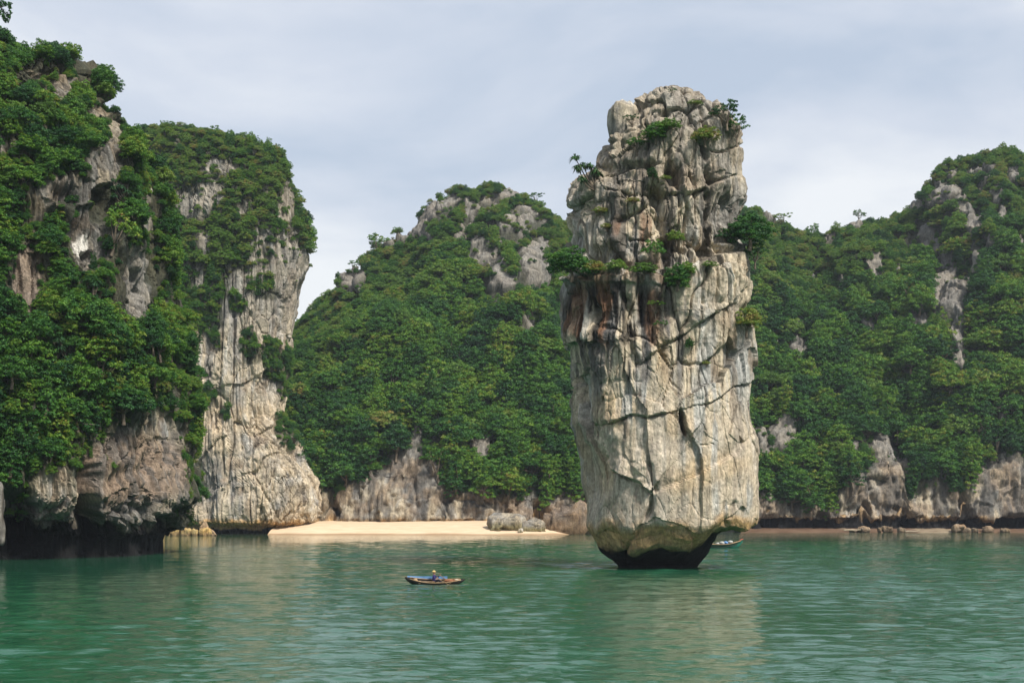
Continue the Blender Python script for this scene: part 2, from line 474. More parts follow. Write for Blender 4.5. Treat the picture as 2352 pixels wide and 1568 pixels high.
def rock_colour(P, ID, ID2, warm=0.5, seed=0):
    a = 0.5 + 0.5 * fbm(P / 4.5, 4, seed + 31)
    s = 0.5 + 0.5 * fbm(P * np.array([.75, .75, .09]), 4, seed + 33)
    g = np.clip(0.42 * a + 0.42 * s + 0.3 * (ID - 0.5) + 0.2 * (ID2 - 0.5) + 0.12, 0, 1)
    c = mixc(np.broadcast_to(GREY, P.shape), CREAM, sstep(0.32 - 0.25 * (warm - 0.5), 0.72 - 0.25 * (warm - 0.5), g))
    s2 = 0.5 + 0.5 * fbm(P * np.array([.9, .9, .12]) + 50, 4, seed + 36)
    c = mixc(c, DGREY, 0.75 * sstep(0.62, 0.85, s2))
    o = 0.5 + 0.5 * fbm(P / np.array([5., 5., 8.]) + 90, 3, seed + 39)
    c = mixc(c, OCHRE, 0.5 * warm * sstep(0.62, 0.9, o))
    r = 0.5 + 0.5 * fbm(P / 2.6 + 70, 4, seed + 41)
    c = mixc(c, BROWN, 0.55 * sstep(0.66, 0.9, r))
    w_ = 0.5 + 0.5 * fbm(P * np.array([1.1, 1.1, .2]) + 130, 3, seed + 44)
    c = mixc(c, WHITE, 0.6 * sstep(0.68, 0.9, w_))
    return c

def tide_colour(P, c, z_black, z_ochre, seed=0):
    n = 0.5 * fbm(P / np.array([2., 2., 1.]), 3, seed + 51)
    z = P[..., 2] + n
    c = mixc(c, mixc(np.broadcast_to(OCHRE * np.array([1.1, 1.02, .85]), P.shape), BROWN, 0.25 + 0.5 * n), sstep(z_ochre + .5, z_ochre - .6, z) * 0.9)
    return mixc(c, WET, sstep(z_black + 0.35, z_black - 0.25, z))

def loft(d0, rows, cx_fix=None, theta=None, npow=2.6, cy=None):
    """rows: (py, left px, right px, half depth m) seen at distance d0; gives base points of the wall, bottom to top"""
    rows = sorted(rows, key=lambda r: -r[0])
    return rows

def densify(rows, n, keys):
    r = np.array(rows, float)
    py = np.linspace(r[0, 0], r[-1, 0], n)
    o = [py] + [np.interp(-py, -r[:, 0], r[:, k]) for k in range(1, keys + 1)]
    return o

BODY = {}
def finish_body(name, P, wrap, col, mat, label, kind=None, cat=None, smooth=True):
    q = grid_quads(P.shape[0], P.shape[1], wrap)
    me = make_mesh(name, P, q, col, smooth)
    o = link(name, me, mat)
    tag(o, label, cat, None, kind)
    return o

# ---- the sea stack (the leaning tower in the middle of the water)
def Z3(x, y): return 1219.6 + .3889 * x, 174.2 + .3889 * y
def Z4(x, y): return 1219.6 + .3889 * x, 740.4 + .3889 * y
STACK_Y = 128.0
def build_stack():
    L3 = [(72, 790, 860), (85, 720, 945), (100, 682, 985), (130, 668, 1000), (165, 652, 1020), (200, 630, 1085), (250, 580, 1125), (330, 505, 1190),
          (400, 474, 1235), (460, 450, 1246), (520, 425, 1250), (560, 408, 1250), (600, 385, 1252), (640, 312, 1262), (700, 252, 1268), (760, 238, 1260),
          (790, 248, 1245), (815, 272, 1240), (850, 252, 1232), (950, 228, 1235), (1000, 218, 1255), (1050, 222, 1278), (1100, 205, 1292), (1150, 195, 1302),
          (1200, 168, 1306), (1300, 157, 1298), (1350, 152, 1285), (1400, 152, 1250), (1450, 160, 1245)]
    L4 = [(0, 158, 1290), (100, 157, 1303), (150, 165, 1306), (165, 205, 1306), (330, 208, 1292), (400, 236, 1282), (500, 236, 1280), (600, 228, 1292),
          (640, 246, 1310), (700, 252, 1322), (760, 275, 1325), (850, 300, 1322), (950, 306, 1325), (1000, 318, 1326), (1100, 328, 1330), (1195, 326, 1330),
          (1225, 338, 1322), (1245, 352, 1275), (1275, 374, 1180), (1305, 392, 1105), (1340, 408, 1085), (1368, 438, 1052), (1400, 482, 1012), (1430, 512, 990),
          (1462, 530, 968), (1500, 535, 962)]
    rows = []
    for (y, a, b) in L3: rows.append((Z3(0, y)[1] + max(0, 21 - .07 * (y - 72)), Z3(a, 0)[0], Z3(b, 0)[0]))
    for (y, a, b) in L4: rows.append((Z4(0, y)[1], Z4(a, 0)[0], Z4(b, 0)[0]))
    rows.sort(key=lambda r: -r[0])
    nz = 430
    r = np.array(rows)
    # rows packed where the outline bends: the waist at the water and the top
    py = np.concatenate([np.linspace(r[0, 0], 1210, 70), np.linspace(1209, r[-1, 0] + 18, nz - 84), np.linspace(r[-1, 0] + 16.5, r[-1, 0], 14)])
    lp = np.interp(-py, -r[:, 0], r[:, 1]); rp = np.interp(-py, -r[:, 0], r[:, 2])
    xl, xr, z = wx(lp, STACK_Y), wx(rp, STACK_Y), wz(py, STACK_Y)
    cx, rx = (xl + xr) / 2, (xr - xl) / 2
    ry = np.interp(-py, [-1330, -1295, -1270, -1250, -1200, -900, -700, -640, -632, -600, -450, -330, -250, -202],
                   [3.0, 3.3, 4.9, 6.2, 7.3, 7.4, 7.6, 7.4, 6.7, 6.5, 6.3, 5.6, 4.4, 2.5])
    th = np.concatenate([np.linspace(-0.5, math.pi + 0.5, 520, endpoint=False), np.linspace(math.pi + 0.5, 2 * math.pi - 0.5, 70, endpoint=False)])
    ex = 2 / 2.5
    c, s = np.cos(th), np.sin(th)
    c, s = np.sign(c) * np.abs(c) ** ex, np.sign(s) * np.abs(s) ** ex
    X = cx[:, None] + rx[:, None] * c[None]
    Y = STACK_Y - ry[:, None] * s[None]
    Zz = z[:, None] + 0 * X
    P = np.stack([X, Y, Zz], -1)
    N = grid_normals(P, True)
    if N[200, 260, 1] > 0: N = -N
    N[:, :, 2] *= 0.5
    N /= np.linalg.norm(N, axis=-1, keepdims=True)
    up = sstep(9, 24, Zz)                                   # the upper part is more broken
    d1, ID, ID2, e1 = rock_relief(P, 1.15, 0.36, 0.22, 0.05, 0.45, 3)
    d2, IDb, ID2b, e2 = rock_relief(P, 2.3, 0.46, 0.06, 0.05, 0.06, 77)
    d = d1 * (0.22 + 0.95 * up) + d2 * (1 - 0.5 * up) + 0.45 * fbm(P / 7.0, 1, 9)
    U, V = proj(P)
    front = (Y < STACK_Y + 0.5)
    PX = 26.0                                                # picture units per metre at the stack
    wob = 4.0 * fbm(P / 1.6, 4, 61)                          # makes cracks wander
    Uw, Vw = U + wob, V + 0.7 * np.roll(wob, 13, 1)
    n_st = 0.5 + 0.5 * fbm(P * np.array([1.4, 1.4, .10]), 3, 91)
    vary = 0.30 + 0.95 * np.clip(.5 + .8 * fbm(P / 1.7, 3, 67), 0, 1)
    amt = np.zeros(X.shape); stain = np.zeros(X.shape); rust = np.zeros(X.shape); och = np.zeros(X.shape); pale = np.zeros(X.shape); grey = np.zeros(X.shape)
    def crack(poly, depth, width):
        nonlocal amt
        dd, sd_, w = seg_dist(Uw, Vw, poly); dd = dd / PX
        amt -= front * depth * vary * np.exp(-(dd / (width * (.5 + .6 * vary))) ** 2)
    def step(poly, h, fall, lip=0.10, below=0.0):
        nonlocal amt
        dd, sd_, w = seg_dist(Uw, Vw, poly); dd = dd / PX
        amt += front * vary * w * np.where(sd_ > 0, h * sstep(0, lip, dd) * np.exp(-dd / fall), -below * np.exp(-dd / (0.35 * fall)))
    def dent(c_, depth, soft=0.35):
        nonlocal amt
        amt -= front * depth * sstep(1.0 + soft, 1.0 - soft, ell(Uw, Vw, c_))
    def z3(*p): return [Z3(*q_) for q_ in p]
    def z4(*p): return [Z4(*q_) for q_ in p]
    # bulge below the ledge, alcove with black streaks under its lip
    ledge = z3((120, 1185), (260, 1195), (420, 1180), (600, 1165), (780, 1185), (960, 1130), (1100, 1060), (1260, 1045))
    step(ledge, -1.5, 4.5, 0.35)                             # rock above stands back from the ledge
    dent((Z3(470, 1330)[0], Z3(0, 1340)[1], 118, 62), 0.75, 0.5)
    step(z3((150, 1215), (420, 1215), (780, 1225)), 0.5, 0.8, 0.15)
    for (x, y0, y1, w_, dp) in [(205, 1240, 1330, .22, .9), (330, 1230, 1480, .40, 1.3), (365, 1340, 1600, .35, .9), (420, 1260, 1420, .3, .7), (470, 1280, 1450, .2, .5), (560, 1310, 1520, .38, 1.4),
                                (590, 1480, 1720, .34, 1.2), (640, 1270, 1480, .22, .8), (690, 1300, 1460, .2, .5), (250, 1260, 1500, .16, .5), (520, 1300, 1440, .16, .4)]:
        crack(z3((x, y0), (x + 8, (y0 + y1) / 2), (x + 24, y1)), dp, w_)
    crack(z3((560, 1500), (590, 1600), (630, 1690)), 0.9, 0.3)
    # diagonal overhanging slab on the right
    diag = z3((760, 1600), (830, 1580), (900, 1540), (1000, 1470), (1120, 1380), (1200, 1300), (1290, 1235))
    step(diag, 0.55, 2.4, 0.12, 0.1); crack(diag, 0.35, 0.10)
    step(z4((640, 250), (700, 195), (780, 160), (840, 145)), 0.5, 1.2, 0.12, 0.2)
    # long cracks of the lower wall
    k1 = z4((325, 612), (400, 604), (500, 588), (600, 556), (700, 556), (790, 540), (880, 520), (960, 496), (1030, 476), (1150, 420), (1240, 365), (1300, 340))
    step(k1, 0.30, 1.6, 0.08, 0.08); crack(k1, 0.38, 0.08)
    k2 = z4((318, 690), (370, 760), (430, 852), (540, 905), (630, 950), (700, 1005))
    step(k2, 0.85, 2.6, 0.25, 0.1); crack(k2, 0.3, 0.10)
    k3 = z4((735, 1000), (870, 952), (1010, 872), (1100, 822), (1180, 770), (1260, 715))
    step(k3, -0.35, 1.6, 0.2); crack(k3, 0.25, 0.10)
    k4 = z4((715, 850), (735, 1000), (705, 1100), (650, 1190), (600, 1260), (556, 1320))
    crack(k4, 0.55, 0.22); crack(z4((545, 1290), (556, 1360), (560, 1410)), 0.5, 0.2)
    dent((*Z4(892, 585), 6.5, 27, -8), 1.6, 0.3); step(z4((880, 530), (900, 600), (935, 665), (990, 600), (1020, 500)), 0.5, .9, 0.1)
    crack(z4((985, 728), (1060, 726)), 0.35, 0.07)
    dent((*Z4(255, 380), 20, 120), 0.6, 0.6)
    crack(z4((1185, 1090), (1150, 1180), (1160, 1230)), 0.25, 0.2)
    step(z4((390, 1225), (560, 1260), (700, 1262), (860, 1272), (1000, 1290), (1120, 1275), (1280, 1240)), 0.12, 1.0, 0.4, 0.1)
    # left-hand facet, turned away
    dent((*Z4(335, 830), 42, 78), 0.9, 0.7)
    # upper part: clefts and caves
    for p_, dp, w_ in [(z3((735, 710), (748, 790), (765, 960)), 1.9, .62), (z3((705, 560), (712, 640), (728, 700)), 1.0, .5), (z3((820, 520), (845, 560), (850, 592)), 1.8, .55),
                       (z3((860, 590), (905, 695), (935, 790), (905, 880), (915, 985), (1010, 1012), (1100, 1010)), .8, .18), (z3((1025, 400), (1050, 480), (1062, 590), (1085, 612)), 1.2, .3),
                       (z3((1085, 612), (1130, 605), (1190, 592), (1250, 580)), .7, .13), (z3((1068, 440), (1150, 432), (1245, 412)), .5, .1), (z3((430, 560), (560, 515), (640, 512), (700, 515), (790, 505)), .9, .2),
                       (z3((440, 660), (540, 690), (640, 697), (720, 698), (850, 690)), .5, .13), (z3((470, 410), (560, 395), (640, 345), (720, 240), (800, 215)), .9, .22), (z3((620, 290), (640, 200), (650, 165)), .9, .3),
                       (z3((935, 280), (980, 330), (1020, 410)), .9, .28), (z3((855, 690), (930, 685), (1050, 660)), .6, .13), (z3((1070, 690), (1080, 780), (1090, 860)), .7, .18), (z3((1150, 700), (1140, 800), (1120, 900)), .5, .15),
                       (z3((500, 860), (600, 815), (700, 750)), .5, .13), (z3((430, 870), (460, 960), (480, 1100)), .6, .2), (z3((590, 960), (640, 968), (720, 970)), .6, .13), (z3((620, 1000), (610, 1060), (640, 1130)), .5, .2),
                       (z3((245, 800), (290, 775), (330, 720)), .7, .2), (z3((820, 960), (850, 1010), (960, 1040)), .7, .22), (z3((780, 980), (795, 1060), (800, 1120)), 1.2, .35), (z3((480, 350), (545, 340), (560, 310)), .7, .15),
                       (z3((550, 370), (600, 330), (680, 300)), .6, .2), (z3((960, 1130), (980, 1180), (985, 1260)), .5, .16), (z3((1030, 1150), (1020, 1250), (1015, 1330)), .6, .16), (z3((660, 700), (640, 800), (600, 900)), .4, .15)]:
        crack(p_, dp, w_)
    step(z3((862, 590), (870, 640), (905, 700), (960, 680), (1050, 655)), 0.8, 2.0, 0.15, 0.2)
    step(z3((440, 575), (560, 520), (700, 518), (790, 510)), 0.6, 1.3, 0.15, 0.3)
    dent((*Z3(520, 600), 45, 18), 0.5, 0.5)
    d = d * np.interp(Zz, [0, 3.5, 8.0], [0.2, 0.35, 1.0])
    tot = np.clip(d + amt, -2.6, 1.9)
    # keep the crown's cap from spiking
    tot *= np.interp(np.arange(len(py)), [len(py) - 14, len(py) - 1], [1.0, 0.35])[:, None]
    P2 = P + N * tot[..., None]
    P2[-1] = P2[-1].mean(0) + np.array([0, 0, 0.1])
    P2[..., 2] += .8 * sstep(.1, .9, (X - cx[:, None]) / rx[:, None]) * sstep(.6, 1.6, Zz) * sstep(7, 4, Zz)
    P2[..., 2] += 0.10 * fbm(P / 0.9, 2, 5) * sstep(3, 6, Zz) + .5 * fbm(P / np.array([2.6, 2.6, 30.]), 3, 6) * sstep(.6, 1.6, Zz) * sstep(7, 3.5, Zz)
    # colour of the stone
    col = rock_colour(P, np.where(up > .5, ID, IDb), ID2, 0.62, 4)
    col = mixc(col, np.array([.52, .43, .325]), 0.55 * sstep(18, 9, Zz) * front)
    def paint(mask, colr, k): return mixc(col, colr, np.clip(mask, 0, 1) * k)
    al = sstep(1.35, 0.75, ell(Uw, Vw, (*Z3(440, 1390), 125, 78)))
    col = paint(al * sstep(0.32, 0.46, n_st), BLACK * .45, 0.95)
    col = paint(sstep(1.3, .8, ell(Uw, Vw, (*Z3(800, 850), 170, 150))) * sstep(.56, .68, n_st), BLACK * 1.6, 0.75)
    col = paint(sstep(1.3, .8, ell(Uw, Vw, (*Z4(600, 150), 120, 90))) * sstep(.55, .68, n_st), DGREY * .8, 0.8)
    n_r = 0.5 + 0.5 * fbm(P * np.array([.8, .8, .12]) + 7, 3, 93)
    col = paint(al * sstep(0.55, 0.75, n_r), RUST, 0.7)
    col = paint(sstep(1.2, .8, ell(Uw, Vw, (*Z3(720, 1420), 18, 70))), RUST, 0.7)
    col = paint(sstep(1.3, .7, ell(Uw, Vw, (*Z3(600, 1185), 170, 10))) * (n_r > .4), BROWN, 0.7)
    col = paint(sstep(1.3, .7, ell(Uw, Vw, (*Z3(640, 900), 60, 40))) * sstep(.5, .7, n_r), RUST, 0.6)
    for (cx_, cy_, rx_, ry_, a_) in [(1050, 900, 95, 22, -20), (780, 250, 16, 80, 0), (860, 600, 30, 30, 0), (400, 900, 30, 50, 0), (720, 1270, 130, 16, 0), (1000, 840, 60, 20, -25), (470, 520, 60, 40, 0)]:
        col = paint(sstep(1.4, .6, ell(Uw, Vw, (*Z4(cx_, cy_), rx_, ry_, a_))) * (0.4 + 0.6 * n_r), np.array([.50, .36, .20]), 0.62)
    for (cx_, cy_, rx_, ry_) in [(990, 640, 50, 110), (1150, 250, 60, 120), (1180, 1050, 50, 45), (620, 480, 40, 50), (700, 800, 20, 80)]:
        col = paint(sstep(1.4, .6, ell(Uw, Vw, (*Z4(cx_, cy_), rx_, ry_))) * sstep(.4, .65, n_st), np.array([.37, .375, .36]), 0.75)
    for (cx_, cy_, rx_, ry_) in [(700, 640, 9, 60), (890, 620, 8, 40), (650, 1040, 14, 40), (560, 640, 10, 30)]:
        col = paint(sstep(1.4, .6, ell(Uw, Vw, (*Z4(cx_, cy_), rx_, ry_))) * sstep(.35, .6, n_st), np.array([.14, .11, .09]), 0.6)
    col = paint(sstep(29, 38, Zz), np.array([.27, .235, .19]), 0.62)
    # orange-brown splash band, black wet foot
    col = tide_colour(P, col, 1.9, 3.9, 4)
    o = finish_body('sea_stack', P2, True, col, M_ROCK, 'tall pale limestone sea stack with undercut black foot standing in the water', None, 'rock stack', False)
    BODY['stack'] = P2[:, :520]
    return o
STACK = build_stack()

# ---- the near cliff on the left
def build_left():
    d0 = 168.0
    rows = [(1310, 345, 22.0), (1226, 345, 22.5), (1214, 362, 26.0), (1198, 392, 28.5), (1140, 424, 29.0), (1085, 418, 29.0), (1010, 396, 28.6), (960, 392, 29.0),
            (900, 386, 29.0), (850, 372, 28.6), (790, 360, 28.0), (745, 350, 26.4), (700, 357, 25.5), (600, 350, 24.0), (520, 348, 23.4), (440, 345, 22.5), (380, 335, 21.5),
            (350, 300, 20.0), (315, 276, 19.0), (268, 232, 17.5), (236, 202, 16.5), (185, 182, 15.5), (172, 120, 15.0), (155, 40, 13.8), (130, -12, 13.0), (95, -80, 11.0), (60, -150, 9.0), (10, -260, 5.5), (-10, -330, 2.0)]
    r = np.array(rows, float)
    nz = 400
    py = np.concatenate([np.linspace(1310, 1190, 60), np.linspace(1188.5, -10, nz - 60)])
    rp = np.interp(-py, -r[:, 0], r[:, 1]); ry = np.interp(-py, -r[:, 0], r[:, 2])
    z = wz(py, d0); xr = wx(rp, d0); cx = -76.0
    rx = np.maximum(xr - cx, 0.4)
    th = np.concatenate([np.linspace(-0.6, 1.75, 430, endpoint=False), np.linspace(1.75, 2 * math.pi - 0.6, 60, endpoint=False)])
    ex = 2 / 2.7
    c, s = np.cos(th), np.sin(th)
    c, s = np.sign(c) * np.abs(c) ** ex, np.sign(s) * np.abs(s) ** ex
    X = cx + rx[:, None] * c[None]; Y = d0 - ry[:, None] * s[None]; Zz = z[:, None] + 0 * X
    P = np.stack([X, Y, Zz], -1)
    N = grid_normals(P, True)
    if N[100, 215, 1] > 0: N = -N
    N[..., 2] *= 0.5; N /= np.linalg.norm(N, axis=-1, keepdims=True)
    U, V = proj(P)
    wob = 10 * fbm(P / 2.2, 3, 161)
    Uw, Vw = U + wob, V + 1.2 * np.roll(wob, 11, 1)
    front = np.zeros(X.shape); front[:, :430] = 1.0
    d1, ID, ID2, e1 = rock_relief(P, 1.15, 0.27, 0.46, 0.07, 0.42, 203)
    d = d1 + 0.9 * fbm(P / 8, 3, 209)
    rock = np.zeros(X.shape)
    for c_ in LEFT_ROCK:
        rock = np.maximum(rock, sstep(1.12, 0.88, ell(Uw, Vw, c_)))
    # vegetated shelves hang out over the rock, rock faces stand in their own relief
    d = d + (1 - rock) * sstep(8, 14, Zz) * (0.6 * fbm(P / 3.5, 3, 233) + 1.7 * fbm(P / np.array([7., 7., 9.]), 2, 235))
    amt = np.zeros(X.shape)
    for c_, dp, soft in [((202, 1135, 20, 90), 4.5, .5), ((40, 1185, 36, 60), 3.0, .5), ((235, 470, 26, 42, 15), 3.0, .4), ((315, 672, 16, 42), 2.4, .4), ((203, 590, 12, 14), 1.6, .4), ((150, 465, 30, 30), 1.5, .5),
                         ((60, 860, 26, 18), 1.5, .5), ((90, 175, 36, 16), 1.6, .5)]:
        amt -= front * dp * sstep(1 + soft, 1 - soft, ell(Uw, Vw, c_))
    # spur at the top right of the crest
    amt += front * 2.4 * sstep(1.25, .75, ell(U, V, (197, 168, 17, 34)))
    for p_, dp, w_ in [([(225, 1105), (270, 1098), (300, 1085), (345, 1070), (390, 1045)], .7, .16), ([(330, 980), (340, 1050), (350, 1140)], .5, .18), ([(372, 1000), (385, 1060), (380, 1130)], .6, .16),
                       ([(250, 1000), (262, 1080), (270, 1180)], .7, .2), ([(290, 1120), (300, 1150), (340, 1160), (365, 1135)], 1.0, .35), ([(45, 560), (50, 640), (55, 720)], .5, .14),
                       ([(85, 580), (88, 650), (80, 720)], .6, .16), ([(290, 590), (300, 650), (305, 720)], .7, .2)]:
        dd, sd_, w = seg_dist(Uw, Vw, p_)
        amt -= front * dp * np.exp(-(dd / 20 / w) ** 2)
    gn = fbm(P * np.array([1.5, 1.5, .10]) + 3, 2, 251, .4)
    amt += front * sstep(1.2, .8, ell(U, V, (310, 1075, 120, 95))) * .34 * (1.5 * sstep(0, .3, np.abs(gn)) - 1.0)
    gl = front * sstep(.22, .05, np.abs(gn))
    # scalloped lower lip
    sc = fbm(np.stack([U / 38, V / 30, 0 * U], -1), 3, 240)
    amt += front * sstep(1150, 1175, V) * sstep(1222, 1205, V) * (0.9 * sc - 0.5)
    d = d * np.interp(Zz, [-3, 1.5, 3.2], [0.3, 0.35, 1.0])
    P2 = P + N * np.clip(d + amt, -5, 3)[..., None]
    P2[-1] = P2[-1].mean(0)
    col = rock_colour(P, ID, ID2, 0.4, 61)
    n_st = 0.5 + 0.5 * fbm(P * np.array([1.2, 1.2, .08]), 3, 291)
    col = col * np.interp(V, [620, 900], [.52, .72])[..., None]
    low = sstep(1.2, .8, ell(U, V, (310, 1080, 125, 85)))
    col = mixc(col, np.array([.25, .18, .13]), 0.8 * low)
    col = mixc(col, DGREY * .6, 0.6 * low * gl)
    col = mixc(col, DGREY * .8, 0.8 * sstep(.52, .7, n_st) * np.maximum(low * .8, sstep(8.5, 6.5, Zz)))
    col = mixc(col, DGREY * .7, 0.6 * sstep(7.0, 4.6, Zz + 0.8 * sc))
    col = mixc(col, GREY * .85, 0.55 * sstep(1.2, .8, ell(U, V, (308, 655, 55, 95))))
    col = mixc(col, np.array([.24, .18, .14]), 0.6 * sstep(1.2, .8, ell(U, V, (65, 640, 40, 90))))
    col = mixc(col, WHITE * 1.1, 0.95 * sstep(1.1, .8, ell(Uw, Vw, (190, 565, 13, 24))))
    col = tide_colour(P, col, 3.2, 3.0, 61)
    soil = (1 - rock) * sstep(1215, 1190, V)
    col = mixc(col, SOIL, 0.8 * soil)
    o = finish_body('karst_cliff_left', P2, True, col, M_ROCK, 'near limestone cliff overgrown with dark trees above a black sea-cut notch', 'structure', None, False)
    BODY['left'] = P2[:, :430]
LEFT_ROCK = [(312, 1095, 120, 110), (355, 1000, 50, 60), (130, 1150, 62, 75), (62, 640, 36, 84), (192, 550, 42, 72), (306, 655, 48, 88), (265, 320, 16, 66), (235, 385, 42, 50, 25), (160, 440, 66, 34),
             (84, 480, 22, 52), (143, 205, 18, 30), (197, 165, 16, 32), (222, 262, 14, 18), (75, 172, 40, 14), (5, 330, 10, 30), (120, 760, 12, 14), (340, 480, 9, 60), (0, 1170, 14, 60)]
LEFT_ROCK = LEFT_ROCK[:10] + [(c_[0], c_[1], c_[2] * 1.2, c_[3] * 1.2, *c_[4:]) for c_ in LEFT_ROCK[10:]]
build_left()

# ---- the second, taller tower behind it
TOWER_VEG = [(640, 840, 34, 40), (572, 790, 16, 36), (662, 985, 28, 45), (480, 905, 16, 14), (520, 955, 9, 14), (600, 655, 28, 26), (480, 725, 30, 26), (545, 700, 14, 20), (620, 800, 20, 20), (655, 900, 12, 25), (500, 790, 9, 18)]
TOWER_ROCK = [(448, 470, 48, 42), (500, 385, 46, 18), (480, 445, 30, 30), (470, 560, 18, 30), (452, 640, 16, 28), (650, 575, 28, 50, 15), (600, 545, 22, 30), (655, 470, 18, 55), (560, 480, 16, 20), (590, 610, 24, 40), (540, 640, 30, 30)]
TOWER_EDGE = [(300, 1300), (436, 1300), (444, 770), (480, 750), (520, 650), (560, 610), (600, 630), (640, 590), (680, 560), (730, 600)]
def build_tower():
    d0 = 334.0
    rows = [(1232, 436, 722, 15.5), (1222, 434, 728, 15.5), (1206, 430, 734, 15.8), (1197, 426, 738, 18.4), (1180, 428, 746, 18.8), (1150, 440, 756, 19.0), (1120, 452, 752, 18.6), (1080, 440, 726, 18.0),
            (1040, 430, 696, 17.4), (1000, 420, 668, 17.0), (960, 410, 645, 16.6), (900, 400, 648, 16.6), (860, 395, 658, 16.8), (830, 390, 660, 16.8), (760, 380, 665, 16.8), (700, 370, 674, 16.6),
            (660, 362, 687, 16.4), (620, 356, 699, 16.2), (590, 350, 703, 15.8), (560, 345, 698, 15.2), (500, 335, 688, 14.0), (440, 330, 674, 12.8), (400, 325, 656, 11.6), (375, 322, 640, 10.8),
            (350, 320, 606, 9.6), (330, 320, 548, 8.2), (318, 325, 490, 6.6), (308, 335, 430, 4.0), (304, 350, 390, 1.5)]
    r = np.array(rows, float)
    py = np.concatenate([np.linspace(1232, 1185, 50), np.linspace(1183.5, 360, 300), np.linspace(357, 304, 34)])
    lp, rp, ry = (np.interp(-py, -r[:, 0], r[:, k]) for k in (1, 2, 3))
    xl, xr, z = wx(lp, d0), wx(rp, d0), wz(py, d0)
    cx, rx = (xl + xr) / 2, (xr - xl) / 2
    th = np.concatenate([np.linspace(-0.5, math.pi + 0.4, 400, endpoint=False), np.linspace(math.pi + 0.4, 2 * math.pi - 0.5, 50, endpoint=False)])
    ex = 2 / 2.5
    c, s = np.cos(th), np.sin(th)
    c, s = np.sign(c) * np.abs(c) ** ex, np.sign(s) * np.abs(s) ** ex
    X = cx[:, None] + rx[:, None] * c[None]; Y = d0 - ry[:, None] * s[None]; Zz = z[:, None] + 0 * X
    P = np.stack([X, Y, Zz], -1)
    N = grid_normals(P, True)
    if N[100, 200, 1] > 0: N = -N
    N[..., 2] *= 0.6; N /= np.linalg.norm(N, axis=-1, keepdims=True)
    U, V = proj(P)
    vary = 0.15 + 0.95 * np.clip(.5 + .8 * fbm(P / 4, 3, 367), 0, 1)
    wob = 15 * fbm(P / 4.5, 4, 361); Uw, Vw = U + wob, V + np.roll(wob, 9, 1)
    d1, ID, ID2, e1 = rock_relief(P, 1.7, 0.50, 0.50, 0.10, 0.6, 303)
    d = d1 + 1.1 * fbm(P / 11, 3, 309)
    front = np.zeros(X.shape); front[:, :400] = 1
    amt = np.zeros(X.shape)
    def crack(p_, dp, w_):
        nonlocal amt
        dd, sd_, w = seg_dist(Uw, Vw, p_); amt -= front * vary * dp * np.exp(-(dd / 9.8 / w_) ** 2)
    def step(p_, h, fall, lip, below=0.0):
        nonlocal amt
        dd, sd_, w = seg_dist(Uw, Vw, p_); dd = dd / 9.8
        amt += front * vary * w * np.where(sd_ > 0, h * sstep(0, lip, dd) * np.exp(-dd / fall), -below * np.exp(-dd / (.4 * fall)))
    step([(500, 1120), (540, 1090), (600, 1065), (650, 1040), (690, 1000)], 1.6, 6, .5)
    step([(450, 900), (520, 885), (580, 860), (650, 850)], 1.0, 5, .4, .3)
    crack([(475, 870), (482, 800), (490, 740)], 1.2, .5); crack([(495, 890), (500, 830)], 1.2, .6); crack([(500, 1000), (490, 960), (485, 920)], 1.0, .5)
    crack([(535, 700), (530, 780)], .8, .3); crack([(608, 1195), (606, 1170)], .9, .4); crack([(590, 880), (600, 960), (610, 1040)], .8, .4); crack([(560, 640), (556, 760)], .9, .35)
    crack([(590, 700), (585, 800), (600, 860)], .8, .4); crack([(640, 700), (632, 800)], .7, .4); crack([(560, 1060), (600, 1110), (640, 1190)], .7, .35)
    d = d * np.interp(Zz, [0, 2.2, 3.6], [0.35, 0.5, 1.0])
    amt[-34:] *= np.linspace(1, .2, 34)[:, None]
    d[-34:] *= np.linspace(1, .5, 34)[:, None]
    P2 = P + N * np.clip(d + amt, -4, 3)[..., None]
    P2[-1] = P2[-1].mean(0)
    col = rock_colour(P / 1.6, ID, ID2, 0.75, 71)
    col = mixc(col, np.array([.48, .39, .275]), 0.5 * sstep(.35, .65, 0.5 + 0.5 * fbm(P / 7, 3, 377)) * sstep(860, 960, V + 2 * wob))
    col = mixc(col, GREY * .82, 0.6 * sstep(830, 690, V))
    col = tide_colour(P, col, 1.2, 3.2, 71)
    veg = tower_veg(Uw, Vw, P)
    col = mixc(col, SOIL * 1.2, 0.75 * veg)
    finish_body('karst_tower', P2, True, col, M_ROCK_FAR, 'limestone tower with pale bare lower wall and wooded top behind the near cliff', 'structure', None, False)
    BODY['tower'] = P2[:, :400]
def tower_veg(U, V, P):
    edge = np.interp(U, [q[0] for q in TOWER_EDGE], [q[1] for q in TOWER_EDGE])
    v = sstep(12, -12, V - edge)
    for c_ in TOWER_ROCK: v = v * (1 - 0.8 * sstep(1.15, .85, ell(U, V, c_)))
    for c_ in TOWER_VEG: v = np.maximum(v, sstep(1.1, .9, ell(U, V, c_)))
    return v * sstep(1190, 1170, V)
build_tower()

